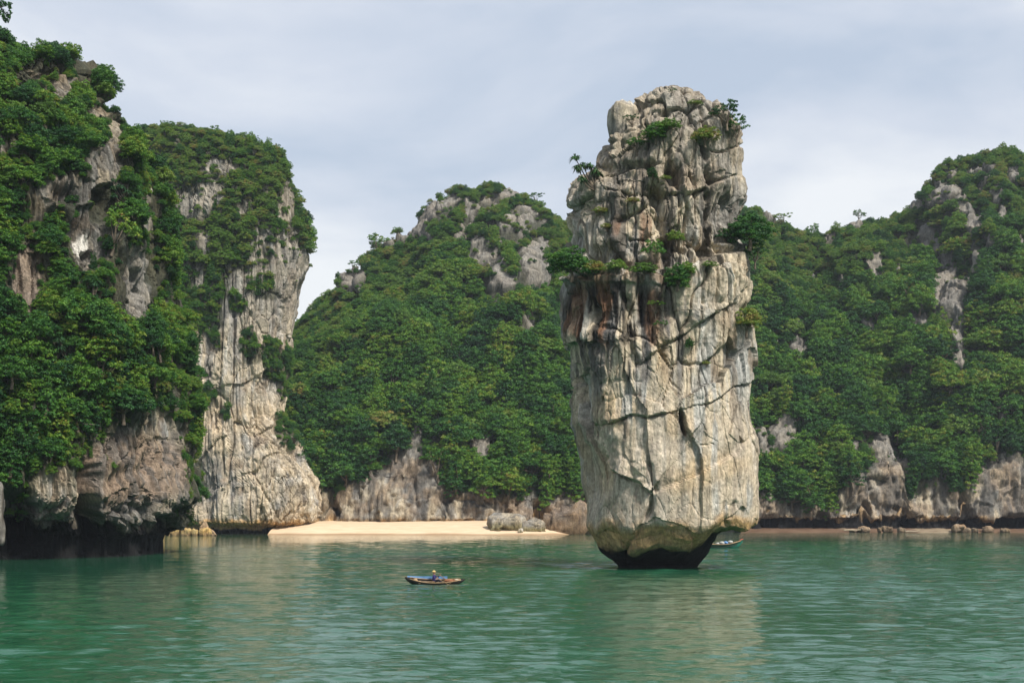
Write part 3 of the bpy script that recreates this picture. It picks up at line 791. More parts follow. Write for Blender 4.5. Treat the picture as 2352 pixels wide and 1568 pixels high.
# ---- the wooded ridge behind the cove and on the right
SIL = [(400, 760), (600, 775), (676, 762), (700, 742), (740, 722), (786, 690), (800, 650), (835, 632), (846, 592), (890, 565), (945, 538), (1000, 488), (1050, 462), (1130, 448), (1165, 436), (1210, 444), (1250, 486),
       (1290, 530), (1310, 552), (1400, 610), (1500, 620), (1600, 590), (1680, 512), (1720, 478), (1760, 500), (1800, 525), (1830, 548), (1890, 555), (1910, 540), (1940, 528), (1970, 510), (2040, 505),
       (2090, 470), (2110, 450), (2140, 415), (2160, 388), (2200, 368), (2260, 358), (2310, 361), (2352, 378), (2450, 430), (2600, 520), (2800, 600)]
VEG_FOOT = [(560, 1090), (690, 1095), (760, 1150), (790, 1110), (850, 1105), (890, 1060), (940, 1030), (1000, 1060), (1030, 1140), (1100, 1132), (1150, 1150), (1200, 1142), (1260, 1140), (1340, 1130),
            (1500, 1130), (1740, 1130), (1800, 1150), (1850, 1165), (1900, 1172), (1960, 1105), (2030, 1060), (2080, 1085), (2090, 1150), (2140, 1110), (2160, 1085), (2195, 1130), (2235, 1110), (2270, 1060),
            (2310, 1040), (2360, 1065), (2500, 1100), (2800, 1120)]
RIDGE_ROCK = [(812, 640, 26, 34), (955, 525, 58, 14, -32), (1000, 488, 34, 22, -30), (1035, 470, 26, 18, -20), (1140, 462, 46, 13, -14), (1190, 440, 34, 14), (1200, 496, 34, 22), (1085, 490, 18, 12), (1225, 632, 36, 38),
              (1150, 668, 36, 30), (1118, 600, 40, 24), (1215, 588, 34, 18), (1100, 560, 26, 14), (1225, 520, 16, 14), (1212, 750, 16, 22), (1240, 560, 20, 14), (1105, 1030, 22, 34), (1255, 1065, 12, 22), (960, 1010, 14, 20),
              (1160, 640, 14, 14), (1060, 545, 16, 10), (890, 560, 16, 12),
              (1800, 1000, 32, 46), (1750, 1020, 18, 40), (2030, 1030, 30, 44), (2072, 1070, 18, 40), (2125, 545, 24, 34), (2185, 450, 30, 20, -20), (2150, 470, 26, 12, -30), (2240, 512, 24, 26), (2165, 605, 20, 52), (2180, 685, 40, 54),
              (2200, 765, 18, 46), (2108, 738, 30, 14), (2012, 612, 14, 24), (1935, 655, 10, 20), (1835, 800, 18, 24), (1842, 738, 10, 14), (2200, 832, 12, 28), (2325, 405, 14, 20), (2236, 395, 14, 9), (2285, 455, 12, 16),
              (2105, 470, 14, 12), (1960, 512, 26, 15), (1902, 552, 12, 16), (2000, 765, 14, 22), (2300, 950, 12, 30), (1985, 745, 8, 14), (2240, 600, 14, 30), (2270, 560, 10, 14), (2060, 620, 8, 12), (1790, 780, 8, 12), (1968, 1030, 10, 16),
              (2190, 400, 12, 9), (2255, 430, 12, 8), (2345, 560, 10, 20), (1770, 500, 14, 16), (1310, 620, 16, 20)]
RIDGE_ROCK = [(c_[0], c_[1], c_[2] * 1.06, c_[3] * 1.06, *c_[4:]) for c_ in RIDGE_ROCK] + [(1075, 520, 22, 10, -20), (1160, 545, 18, 14), (1190, 545, 12, 20), (1130, 520, 22, 9), (980, 545, 14, 10), (2215, 480, 18, 12), (2160, 430, 16, 12), (2300, 500, 14, 22), (2270, 390, 16, 10), (2145, 640, 10, 30), (2220, 660, 12, 34), (1870, 640, 9, 16), (2090, 560, 10, 18)]
def ridge_veg(U, V, P):
    foot = np.interp(U, [q[0] for q in VEG_FOOT], [q[1] for q in VEG_FOOT])
    v = sstep(8, -14, V - foot)
    for c_ in RIDGE_ROCK: v = v * (1 - sstep(1.1, .8, ell(U, V, c_)))
    return v
RY0 = lambda x: np.interp(x, [-60, 5, 25, 55, 75, 110, 200], [331, 332, 335, 350, 354, 352, 350])
RYR = lambda x: np.interp(x, [-80, -50, -10, 20, 60, 100, 150], [402, 412, 420, 432, 440, 436, 430])
def build_ridge():
    xs = np.arange(-92, 196, 0.37)
    yb, yr = RY0(xs), RYR(xs)
    pr = CX + F * xs / yr
    zr = CAMZ + (HORIZON - np.interp(pr, [q[0] for q in SIL], [q[1] for q in SIL])) * yr / F
    pb = CX + F * xs / yb
    hc = CAMZ + (HORIZON - np.interp(pb, [q[0] for q in VEG_FOOT], [q[1] for q in VEG_FOOT])) * yb / F
    hc = np.clip(hc, 3.0, 14)
    nA, nB, nC = 56, 250, 24
    rows = []
    beach = sstep(-48, -40, xs) * sstep(24, 12, xs)
    for k in range(nA):
        t = k / (nA - 1); zz = -1.5 + (hc + 1.5) * t
        notch = 2.0 * sstep(3.6, 2.4, zz) * (1 - 0.7 * beach)
        lean = 0.22 * np.maximum(zz - 3.4, 0)
        rows.append(np.stack([xs, yb + notch + lean, zz], -1))
    yA = rows[-1][:, 1]
    for k in range(1, nB + 1):
        t = k / nB
        g = 0.62 * t + 0.38 * np.sin(t * math.pi / 2)
        rows.append(np.stack([xs, yA + (yr - yA) * t, hc + (zr - hc) * g], -1))
    for k in range(1, nC + 1):
        t = k / nC
        rows.append(np.stack([xs, yr + 70 * t, zr * (1 - t ** 1.6) - 2 * t], -1))
    P = np.stack(rows)
    N = grid_normals(P)
    if N[100, 300, 1] > 0: N = -N
    U, V = proj(P)
    wob = 9 * fbm(P / 4, 3, 461); Uw, Vw = U + wob, V + np.roll(wob, 9, 1)
    rk = 1 - ridge_veg(Uw, Vw, P)
    t_ = np.concatenate([np.zeros(nA), np.linspace(0, 1, nB), np.ones(nC)])[:, None]
    d1, ID, ID2, e1 = rock_relief(P, 2.0, 0.9, 0.55, 0.2, 0.8, 403)
    big = (5.2 * fbm(P / np.array([17, 26, 26.]), 2, 409) + 1.8 * fbm(P / np.array([6., 9., 9.]), 2, 410)) * sstep(0.0, .2, t_) * (1 - 0.55 * sstep(.75, 1, t_))
    cl = sstep(0.12, 0.0, t_)
    d = big + rk * (d1 + 1.5 * (1 - cl)) + (1 - rk) * 0.4 * d1 + 1.2 * cl * fbm(P / 7, 3, 415)
    # inlets and caves in the foot of the cliff
    amt = np.zeros(U.shape)
    for c_, dp in [((2085, 1195, 18, 24), 4), ((2330, 1205, 46, 20), 4), ((2215, 1190, 12, 50), 4.5), ((1770, 1200, 18, 26), 3), ((1240, 1180, 14, 26), 4), ((760, 1170, 12, 30), 4), ((1890, 1195, 14, 16), 3), ((1990, 1180, 12, 24), 3)]:
        amt -= dp * sstep(1.4, .6, ell(Uw, Vw, c_))
    d = d * np.interp(P[..., 2], [-1, 2.0, 3.6], [0.3, 0.5, 1])
    P2 = P + N * np.clip(d + amt, -7, 6)[..., None]
    col = rock_colour(P / 1.8, ID, ID2, 0.42, 81)
    col = mixc(col, GREY * 0.82, 0.75 * sstep(12, 22, P[..., 2])) * .74
    col = mixc(col, BROWN * .9, 0.6 * cl * sstep(.4, .65, .5 + .5 * fbm(P / 5, 3, 477)))
    col = mixc(col, DGREY * .5, 0.7 * cl * sstep(.54, .7, .5 + .5 * fbm(P * np.array([.55, .55, .06]), 3, 478)))
    dk = sstep(30, 45, xs)[None, :] + 0 * U
    c1 = tide_colour(P, col, 2.9, 3.4, 81)
    c2 = tide_colour(P, col, -2, 3.0, 81)
    col = mixc(c2, c1, dk)
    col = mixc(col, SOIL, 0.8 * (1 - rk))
    finish_body('karst_ridge', P2, False, col, M_ROCK_FAR, 'forested limestone ridge with grey outcrops behind the cove and along the right', 'structure')
    BODY['ridge'] = P2[:nA + nB + 6]
build_ridge()

# ---- sand
def sand_material(name, c0, c1, scale):
    m, N, L, b = new_mat(name)
    b.inputs['Roughness'].default_value = 0.95; b.inputs['Specular IOR Level'].default_value = 0.1
    tco = N.new('ShaderNodeTexCoord')
    n = N.new('ShaderNodeTexNoise'); n.inputs['Scale'].default_value = scale; n.inputs['Detail'].default_value = 6
    mpn = N.new('ShaderNodeMapping'); mpn.inputs['Scale'].default_value = (1, 2.2, 1)
    L.new(tco.outputs['Object'], mpn.inputs['Vector']); L.new(mpn.outputs['Vector'], n.inputs['Vector'])
    at = N.new('ShaderNodeAttribute'); at.attribute_name = 'Col'
    rp = N.new('ShaderNodeValToRGB'); rp.color_ramp.elements[0].position = .35; rp.color_ramp.elements[0].color = (*c0, 1)
    rp.color_ramp.elements[1].position = .65; rp.color_ramp.elements[1].color = (*c1, 1)
    L.new(n.outputs['Fac'], rp.inputs['Fac'])
    mx = N.new('ShaderNodeMix'); mx.data_type = 'RGBA'; mx.blend_type = 'MULTIPLY'; mx.inputs['Factor'].default_value = 1
    L.new(rp.outputs[0], mx.inputs['A']); L.new(at.outputs['Color'], mx.inputs['B'])
    L.new(mx.outputs['Result'], b.inputs['Base Color'])
    bp = N.new('ShaderNodeBump'); bp.inputs['Strength'].default_value = .4; bp.inputs['Distance'].default_value = .1
    L.new(n.outputs['Fac'], bp.inputs['Height']); L.new(bp.outputs['Normal'], b.inputs['Normal'])
    return m
M_SAND = sand_material('beach_sand', (0.52, 0.395, 0.265), (0.60, 0.465, 0.325), 0.35)
M_SHORE = sand_material('shore_mud', (0.20, 0.11, 0.065), (0.30, 0.19, 0.12), 0.25)

def beach_z(X, Y):
    t = Y - shore_y(X)
    return np.where(t < 0, 0.1 * t, 3.7 * (1 - np.exp(-np.maximum(t, 0) / 15.0)))
def build_beach():
    xs = np.linspace(BEACH_X0 - 6, BEACH_X1 + 8, 260); ys = np.linspace(298, 345, 120)
    X, Y = np.meshgrid(xs, ys)
    Z = beach_z(X, Y)
    P = np.stack([X, Y, Z], -1)
    P[..., 2] += 0.05 * fbm(P / 3.0, 3, 501) * sstep(0, 3, Z)
    wet = sstep(0.45, 0.1, Z + .1 * vnoise(P / 4, 5))
    col = mixc(np.ones(P.shape), np.array([.52, .46, .40]), wet)
    me = make_mesh('beach', P, grid_quads(*X.shape), col)
    o = link('beach', me, M_SAND); tag(o, 'pale tan sand beach in the cove below the wooded hill', None, None, 'structure')
    # brown tidal shelf under the right-hand cliff
    xs = np.linspace(wx(1700, 345), wx(2560, 345), 420); ys = np.linspace(336, 358, 50)
    X, Y = np.meshgrid(xs, ys)
    sh = 345.0 + 1.6 * fbm(np.stack([X / 9, 0 * X, 0 * X], -1), 3, 511)
    t = Y - sh
    Z = np.where(t < 0, 0.12 * t, 0.9 * (1 - np.exp(-np.maximum(t, 0) / 3.5)))
    P = np.stack([X, Y, Z], -1); P[..., 2] += 0.12 * fbm(P / 1.2, 3, 515) * sstep(.1, .5, Z)
    pale = sstep(.12, .4, fbm(np.stack([X / 8 + 3, Y / 30, 0 * X], -1), 2, 517)) * sstep(wx(1930, 345), wx(1960, 345), X)
    col = mixc(np.ones(P.shape), np.array([2.0, 2.5, 2.6]) * .9, pale)
    col = np.clip(col, 0, 3) / 3
    me = make_mesh('tidal_shore', P, grid_quads(*X.shape), np.clip(col, 0, 1))
    o = link('tidal_shore', me, sand_material('shore_mud_bright', (0.26, 0.155, 0.10), (0.42, 0.27, 0.18), 0.25))
    tag(o, 'narrow reddish brown tidal shelf with pale sand patches below the right cliff', None, None, 'structure')
build_beach()

# ------------------------------------------------------------------ foliage
def leaf_cloud(centres, radii, n_each, leaf, rs, up=0.2, flat=0.9, aspect=1.7):
    n_each = int(n_each * 1.45); leaf = leaf * .82
    """leaf-sized quads gathered in flattened tufts; returns verts, quads, colours"""
    V, C = [], []
    for c, r in zip(centres, radii):
        n = int(n_each * (r / np.mean(radii)) ** 1.6)
        dirs = rs.normal(size=(n, 3)); dirs /= np.linalg.norm(dirs, axis=1, keepdims=True)
        dirs[:, 2] = np.where(dirs[:, 2] < -0.15, -dirs[:, 2] * 0.6, dirs[:, 2])
        rad = r * (0.55 + 0.5 * rs.random(n) ** 0.7)
        p = c + dirs * rad[:, None] * np.array([1, 1, flat])
        nrm = dirs * (1 - up) + np.array([0, 0, up]) + rs.normal(scale=0.55, size=(n, 3))
        nrm /= np.linalg.norm(nrm, axis=1, keepdims=True)
        t = rs.normal(size=(n, 3)); t -= nrm * (t * nrm).sum(1, keepdims=True); t /= np.linalg.norm(t, axis=1, keepdims=True)
        b = np.cross(nrm, t)
        s = leaf * (0.65 + 0.7 * rs.random(n))[:, None]
        droop = np.array([0, 0, -1]) * s * 0.25
        q = np.stack([p - t * s, p - b * s / aspect + 0 * droop, p + t * s + droop, p + b * s / aspect], 1)
        V.append(q.reshape(-1, 3))
        pv = rs.random()
        lv = rs.random(n)
        C.append(np.repeat(np.stack([np.full(n, pv), lv, 0 * lv], 1), 4, 0))
    V = np.vstack(V); C = np.vstack(C)
    return V, np.arange(len(V)).reshape(-1, 4), C

def crown_points(n, rs, sx=1.0, sz=0.8, rmin=.22, rmax=.36, low=-0.25):
    out, rad = [], []
    tries = 0
    ph = rs.random(3) * 50
    while len(out) < n and tries < 14000:
        tries += 1
        v = rs.normal(size=3); v /= np.linalg.norm(v)
        if v[2] < low: continue
        lobe = 1.0 + 0.30 * float(fbm((v * 1.5 + ph)[None], 2, 3)[0])        # uneven outline
        k = (0.60 + 0.34 * rs.random()) * lobe
        p = v * k * np.array([sx, sx, sz])
        r = rmin + (rmax - rmin) * rs.random()
        if any(np.linalg.norm(p - q) < 0.55 * (r + r2) for q, r2 in zip(out, rad)): continue
        out.append(p); rad.append(r)
    return np.array(out), np.array(rad)

def tube(path, rad, k=6):
    path = np.array(path, float); V, Q = [], []
    for i, p in enumerate(path):
        t = path[min(i + 1, len(path) - 1)] - path[max(i - 1, 0)]; t /= np.linalg.norm(t) + 1e-9
        a = np.cross(t, [0.3, 0.9, 0.2]); a /= np.linalg.norm(a); b = np.cross(t, a)
        for j in range(k):
            an = 2 * math.pi * j / k
            V.append(p + rad[i] * (math.cos(an) * a + math.sin(an) * b))
    n = len(path)
    for i in range(n - 1):
        for j in range(k):
            j2 = (j + 1) % k
            Q.append([i * k + j, i * k + j2, (i + 1) * k + j2, (i + 1) * k + j])
    return np.array(V), np.array(Q)

def join(parts):
    V, Q, off = [], [], 0
    for v, q in parts:
        V.append(v); Q.append(q + off); off += len(v)
    return np.vstack(V), np.vstack(Q)

def trunk_mesh(name, targets, base, rs, r0=0.075):
    fork = np.array([0.03, -0.02, base + 0.38])
    parts = [tube([[0, 0, base - 0.25], [0.03, 0.02, base + 0.15], fork], [r0 * 1.25, r0, r0 * .8])]
    for t in targets:
        mid = fork * 0.45 + t * 0.55 + rs.normal(scale=.05, size=3) + np.array([0, 0, -.06])
        parts.append(tube([fork - [0, 0, .05], mid, t], [r0 * .6, r0 * .4, r0 * .15], 5))
    v, q = join(parts)
    return make_mesh(name, v, q)

SPECIES = {}
def make_species():
    def add(key, seed, n, sx, sz, rmin, rmax, each, leaf, mat, low=-.25, up=.2, flat=.95, base=-0.75, lift=0.0):
        rs = np.random.default_rng(seed)
        c, r = crown_points(n, rs, sx, sz, rmin, rmax, low)
        c[:, 2] += lift
        v, q, col = leaf_cloud(c, r, each, leaf, rs, up, flat)
        if n > 40:                                                            # twigs and leaves inside the crown
            v2, q2, c2 = leaf_cloud(np.array([[0, 0, -.05 + lift]]), np.array([.62 * sx]), 330, leaf * 1.5, rs, .1, sz * .8)
            v, q, col = np.vstack([v, v2]), np.vstack([q, q2 + len(v)]), np.vstack([col, c2])
        me = make_mesh('crown_' + key, v, q, col, smooth=False); me.materials.append(mat)
        tm = trunk_mesh('trunk_' + key, c[rs.permutation(len(c))[:7]] * .85, base, rs); tm.materials.append(M_BARK)
        SPECIES[key] = (me, tm)
    add('round_a', 1, 110, 1.0, 1.0, .08, .30, 34, .060, M_LEAF, low=-.6)
    add('round_b', 2, 100, 1.05, .92, .09, .33, 36, .060, M_LEAF, low=-.6)
    add('round_c', 3, 116, .9, 1.2, .08, .28, 32, .058, M_LEAF, low=-.6)
    add('spread_a', 4, 84, 1.15, .78, .14, .26, 36, .066, M_LEAF, low=-.45)
    add('spread_b', 5, 78, 1.2, .82, .13, .27, 36, .068, M_LEAF, low=-.45)
    add('vine_a', 12, 120, .62, 1.75, .08, .22, 30, .060, M_LEAF, low=-.8, up=.05)
    add('vine_b', 13, 90, .9, 1.5, .07, .20, 28, .060, M_LEAF, low=-.8, up=.05)
    add('open_a', 6, 30, 1.0, .8, .13, .24, 36, .070, M_LEAF, low=-.1, base=-1.1)
    add('open_b', 8, 22, 1.15, .65, .12, .22, 32, .070, M_LEAF, low=-.05, flat=.6, base=-1.2)
    add('dry_a', 9, 64, 1.0, .85, .12, .23, 36, .062, M_LEAF_DRY, low=-.4, up=.25)
    add('dry_b', 10, 48, 1.1, .75, .11, .22, 32, .060, M_LEAF_DRY, low=-.3, up=.25)
    # strap-leaved palm-like rosettes
    rs = np.random.default_rng(21)
    V, Q, C, off = [], [], [], 0
    heads = [np.array(h) for h in [(-.62, 0, .62), (-.50, .1, .12), (.10, -.1, .22), (.42, .05, .02), (-.28, .0, -.45), (.62, .15, -.15), (-.15, .2, .3)]]
    for h in heads:
        pv = rs.random()
        for k in range(60):
            v = rs.normal(size=3); v /= np.linalg.norm(v); v[2] = abs(v[2]) * .9 - .18
            v /= np.linalg.norm(v); ln = .34 * (.7 + .5 * rs.random())
            side = np.cross(v, [0, 0, 1]); side /= np.linalg.norm(side) + 1e-6; side *= .034
            p0, p1, p2 = h, h + v * ln * .6, h + v * ln + np.array([0, 0, -.16 * ln / .34])
            V += [p0 - side * .6, p0 + side * .6, p1 - side, p1 + side, p2 - side * .15, p2 + side * .15]
            Q += [[off, off + 1, off + 3, off + 2], [off + 2, off + 3, off + 5, off + 4]]; off += 6
            C += [[pv, rs.random(), 0]] * 6
    me = make_mesh('crown_palm', np.array(V), np.array(Q), np.array(C), smooth=False); me.materials.append(M_LEAF_PALM)
    root = np.array([.5, .15, -.95])
    parts = []
    for h in heads:
        mid = root * .45 + h * .55 + np.array([0, 0, -.12])
        parts.append(tube([root, mid, h], [.045, .034, .022], 5))
    v, q = join(parts); tm = make_mesh('trunk_palm', v, q); tm.materials.append(M_BARK)
    SPECIES['palm'] = (me, tm)
make_species()

def plant(name, key, loc, size, rz, label, cat, group=None, tilt=(0, 0), sc=(1, 1, 1)):
    crown, trunk = SPECIES[key]
    o = empty(name, loc)
    o.rotation_euler = (tilt[0], tilt[1], rz); o.scale = (size * sc[0], size * sc[1], size * sc[2])
    link('crown', crown, None, o); link('trunk', trunk, None, o)
    tag(o, label, cat, group)
    return o

def hit(body, px, py):
    """the point of a rock body that shows at this place of the picture"""
    P = BODY[body].reshape(-1, 3)
    u, v = proj(P)
    d = (u - px) ** 2 + (v - py) ** 2
    near = d < max(25.0, d.min() * 1.5)
    c = P[near]
    return c[np.argmin(c[:, 1])]

# --- plants of the sea stack, one by one: (name, species, px, py, radius m, squash, label)
STACK_PLANTS = [
    ('palm_shrub', 'palm', 1348, 392, 1.55, 1.0, 'spiky strap-leaved palm shrub leaning out from the left shoulder of the stack', 'palm'),
    ('shrub', 'open_a', 1668, 258, 1.15, .9, 'leafy shrub overhanging the top right edge of the stack', 'shrub'),
    ('shrub', 'open_a', 1690, 292, 1.0, 1.1, 'dark shrub hanging down the right edge below the stack top', 'shrub'),
    ('shrub', 'open_b', 1542, 207, .38, .8, 'tiny tuft on the very summit of the stack', 'shrub'),
    ('shrub', 'round_b', 1505, 306, .95, .9, 'bright green bush below the summit of the stack', 'shrub'),
    ('shrub', 'dry_a', 1540, 288, .85, .8, 'brownish dry bush right of the green bush under the stack summit', 'shrub'),
    ('shrub', 'dry_a', 1618, 312, 1.1, .8, 'olive and rust bush in the cleft under the right shoulder of the stack', 'shrub'),
    ('shrub', 'dry_b', 1595, 236, .55, .6, 'small yellow grass tuft near the stack top', 'shrub'),
    ('shrub', 'open_a', 1462, 330, .8, .9, 'dark small bush in the crack below the left knob of the stack', 'shrub'),
    ('shrub', 'open_b', 1452, 272, .6, 1.0, 'sparse tuft between the left knob and the summit', 'shrub'),
    ('shrub', 'round_c', 1498, 398, .5, .8, 'small round tuft above the dark cave mouth of the stack', 'shrub'),
    ('shrub', 'dry_b', 1527, 408, .42, .8, 'small olive tuft right of the dark cave mouth', 'shrub'),
    ('shrub', 'dry_b', 1378, 484, .6, .8, 'olive tuft on the left shoulder below the palm shrub', 'shrub'),
    ('shrub', 'dry_b', 1452, 460, .5, .8, 'faded tuft in the middle of the upper stack wall', 'shrub'),
    ('shrub', 'round_b', 1312, 608, 1.75, .75, 'broad bright green bush at the left end of the stack ledge', 'shrub'),
    ('shrub', 'dry_a', 1362, 618, 1.1, .7, 'yellow-green bush on the ledge beside the broad left bush', 'shrub'),
    ('shrub', 'dry_a', 1412, 612, .95, .7, 'low dry grass clump in the middle of the stack ledge', 'shrub'),
    ('shrub', 'open_a', 1502, 580, 1.0, 1.2, 'upright bush in the cleft above the stack ledge', 'shrub'),
    ('shrub', 'dry_a', 1478, 620, 1.0, .7, 'trailing olive bush at the foot of the cleft', 'shrub'),
    ('shrub', 'dry_a', 1552, 545, .75, .9, 'dull green bush beside the deep cleft', 'shrub'),
    ('shrub', 'round_c', 1555, 640, 1.15, .8, 'dense green bush hanging below the right part of the ledge', 'shrub'),
    ('shrub', 'round_a', 1577, 618, .65, .9, 'small bright bush right above the hanging dense bush', 'shrub'),
    ('shrub', 'dry_b', 1628, 608, .6, .8, 'small tuft on the ledge toward the right tree', 'shrub'),
    ('tree', 'round_a', 1718, 532, 1.75, .85, 'dark green tree jutting from the right side of the stack', 'tree'),
    ('shrub', 'open_a', 1672, 545, 1.25, .9, 'dusky bush left of the jutting tree on the stack', 'shrub'),
    ('shrub', 'open_a', 1732, 578, 1.0, 1.0, 'shadowed bush hanging under the jutting tree', 'shrub'),
    ('shrub', 'dry_a', 1712, 738, 1.25, 1.0, 'bush growing low on the right edge of the stack', 'shrub'),
    ('shrub', 'open_b', 1505, 700, .6, 1.2, 'narrow creeper tuft under the ledge bushes', 'shrub'),
    ('shrub', 'open_b', 1518, 745, .5, 1.3, 'lower creeper tuft beside the rust streak', 'shrub'),
    ('shrub', 'round_c', 1582, 788, .42, .9, 'lone green tuft on the diagonal crack', 'shrub'),
    ('shrub', 'dry_b', 1395, 520, .5, .8, 'small brown tuft left of the deep cleft', 'shrub'),
    ('shrub', 'dry_b', 1622, 833, .35, .8, 'tiny tuft on the pale right wall of the stack', 'shrub')]
for k, (nm, key, px, py, s, sq, lab, cat) in enumerate(STACK_PLANTS):
    p = hit('stack', px, py + 6)
    if lab.startswith('broad bright'): p = np.array([0, 123.6, 0])
    s *= 1.12
    off = -0.45 * s
    plant(nm, key, (wx(px, p[1]), p[1] + off, wz(py, p[1] + off) - .05), s, (0.2 if key == 'palm' else random.uniform(0, 6.28)), lab, cat, 'plants growing on the sea stack', sc=(1, 1, sq))

# --- the woods on the cliffs
def scatter(body, vegfun, n_try, size_rng, spacing, seed, tint=None, cull=True, bare=()):
    P = BODY[body]
    rs = np.random.default_rng(seed)
    q00, q10, q01, q11 = P[:-1, :-1], P[1:, :-1], P[:-1, 1:], P[1:, 1:]
    nrm = np.cross(q01 - q00, q10 - q00)
    area = np.linalg.norm(nrm, axis=-1)
    w = area.ravel() / area.sum()
    idx = rs.choice(len(w), n_try, p=w)
    i, j = np.unravel_index(idx, area.shape)
    a, b = rs.random((2, n_try, 1))
    pts = q00[i, j] * (1 - a) * (1 - b) + q10[i, j] * a * (1 - b) + q01[i, j] * (1 - a) * b + q11[i, j] * a * b
    nn = nrm[i, j] / np.maximum(area[i, j][:, None], 1e-9)
    # outward: facing away from the body's middle
    mid = P.reshape(-1, 3).mean(0)
    sgn = np.sign((nn * (pts - mid)).sum(1)); sgn[sgn == 0] = 1
    if body == 'ridge': sgn = np.where(nn[:, 2] < 0, -1.0, 1.0)
    nn = nn * sgn[:, None]
    U, V = proj(pts)
    wv = 6 * fbm(pts / 3.0, 2, seed + 5)
    keep = rs.random(n_try) < vegfun(U + wv, V + wv, pts)
    keep &= nn[:, 2] > -0.45
    keep &= (U > -160) & (U < 2520)
    if cull:
        view = pts - np.array([0, 0, CAMZ]); view /= np.linalg.norm(view, axis=1, keepdims=True)
        keep &= (nn * view).sum(1) < 0.35
    pts, nn, U, V = pts[keep], nn[keep], U[keep], V[keep]
    sizes = size_rng[0] + (size_rng[1] - size_rng[0]) * rs.random(len(pts)) ** 2.3
    if tint is not None: sizes = sizes * tint(U, V, pts)
    rp = sizes * F / pts[:, 1]
    clear = np.ones(len(pts), bool)
    for c_ in bare:
        clear &= ell(U, V - .35 * rp, (c_[0], c_[1], c_[2] + .5 * rp, c_[3] + .5 * rp, *(c_[4:]))) > 1.0
    pts, nn, U, V, sizes = pts[clear], nn[clear], U[clear], V[clear], sizes[clear]
    out, cells = [], {}
    for k in np.argsort(-sizes):
        s = sizes[k] * spacing
        c = tuple(np.floor(pts[k] / 2.0).astype(int))
        ok = True
        for dx in (-2, -1, 0, 1, 2):
            for dy in (-2, -1, 0, 1, 2):
                for dz in (-2, -1, 0, 1, 2):
                    for (q, sq) in cells.get((c[0] + dx, c[1] + dy, c[2] + dz), ()):
                        if np.sum((q - pts[k]) ** 2) < (0.5 * (s + sq)) ** 2: ok = False; break
                    if not ok: break
                if not ok: break
            if not ok: break
        if ok:
            cells.setdefault(c, []).append((pts[k], s)); out.append((pts[k], nn[k], sizes[k], U[k], V[k]))
    return out

def left_veg(U, V, P):
    v = sstep(1205, 1165, V)
    for c_ in LEFT_ROCK: v = v * (1 - sstep(1.05, .85, ell(U, V, c_)))
    for c_ in [(212, 1135, 26, 90), (235, 470, 22, 34), (315, 672, 14, 36)]: v = v * (1 - sstep(1.1, .8, ell(U, V, c_)))
    v = np.maximum(v, 0.7 * sstep(1.1, .8, ell(U, V, (250, 1070, 14, 26)))); v = np.maximum(v, 0.6 * sstep(1.1, .8, ell(U, V, (60, 1120, 40, 70))))
    return v

ALL = []      # (body, point, normal, size, U, V, species)
def grow(body, vegfun, n_try, size_rng, spacing, seed, choose, tint=None, bare=()):
    for (p, n, s, u, v) in scatter(body, vegfun, n_try, size_rng, spacing, seed, tint, True, bare):
        ALL.append((body, p, n, s, u, v, choose(u, v)))
LEAFY = ['round_a', 'round_b', 'round_c', 'spread_a', 'spread_b', 'round_a', 'round_b']
def ch_left(u, v):
    r_ = random.random()
    if v < 330: return random.choice(LEAFY + ['dry_a', 'dry_a', 'open_a'])
    if r_ < .06: return 'dry_a'
    if r_ < .10: return 'palm'
    if v > 900 and r_ < .5: return random.choice(['vine_a', 'vine_b'])
    if r_ < .18: return random.choice(['vine_a', 'vine_b', 'open_a'])
    return random.choice(LEAFY)
def ch_tower(u, v):
    if v < 640 and random.random() < .62: return random.choice(['dry_a', 'dry_b'])
    return random.choice(LEAFY + ['open_a', 'dry_a', 'vine_a', 'vine_b', 'vine_b'])
def ch_ridge(u, v):
    top = np.interp(u, [q[0] for q in SIL], [q[1] for q in SIL])
    if v < top + 240 and random.random() < np.interp(v - top, [0, 90, 240], [.85, .65, .1]): return random.choice(['dry_a', 'dry_b', 'dry_a', 'round_b'])
    foot = np.interp(u, [q[0] for q in VEG_FOOT], [q[1] for q in VEG_FOOT])
    if random.random() < np.interp(foot - v, [20, 120], [.6, .12]): return random.choice(['vine_a', 'vine_b', 'vine_b', 'open_a'])
    return random.choice(LEAFY + (['dry_a', 'dry_b'] if random.random() < .4 else []))
def ridge_size(U, V, P):
    top = np.interp(U, [q[0] for q in SIL], [q[1] for q in SIL])
    return np.interp(V - top, [0, 80, 240], [.42, .5, 1.0])
def left_size(U, V, P): return np.interp(V, [60, 330, 600], [.55, .7, 1.0]) * np.interp(U, [280, 420], [1, .65])
def tower_size(U, V, P): return np.interp(V, [300, 420, 600, 660], [.5, .6, .8, .5])
LEFT_BARE = [(c_[0], c_[1], c_[2] * 1.18, c_[3] * 1.15, *c_[4:]) for c_ in LEFT_ROCK] + [(202, 1135, 22, 80), (235, 470, 24, 36)]
grow('left', left_veg, 18000, (.7, 2.5), 0.86, 601, ch_left, left_size, LEFT_BARE)
grow('left', left_veg, 9000, (.35, .7), 0.9, 604, ch_left)
grow('tower', tower_veg, 20000, (.9, 2.6), 0.85, 602, ch_tower, tower_size, TOWER_ROCK)
grow('tower', tower_veg, 9000, (.45, .9), 1.1, 605, ch_tower)
grow('ridge', ridge_veg, 80000, (.95, 4.3), 0.90, 603, ch_ridge, ridge_size, RIDGE_ROCK)
grow('ridge', ridge_veg, 26000, (.5, 1.1), 1.2, 606, ch_ridge)
def ridge_scrub(U, V, P): return 0.5 * sstep(16, 24, P[:, 2]) * sstep(-.15, .25, fbm(P / 5, 2, 88))
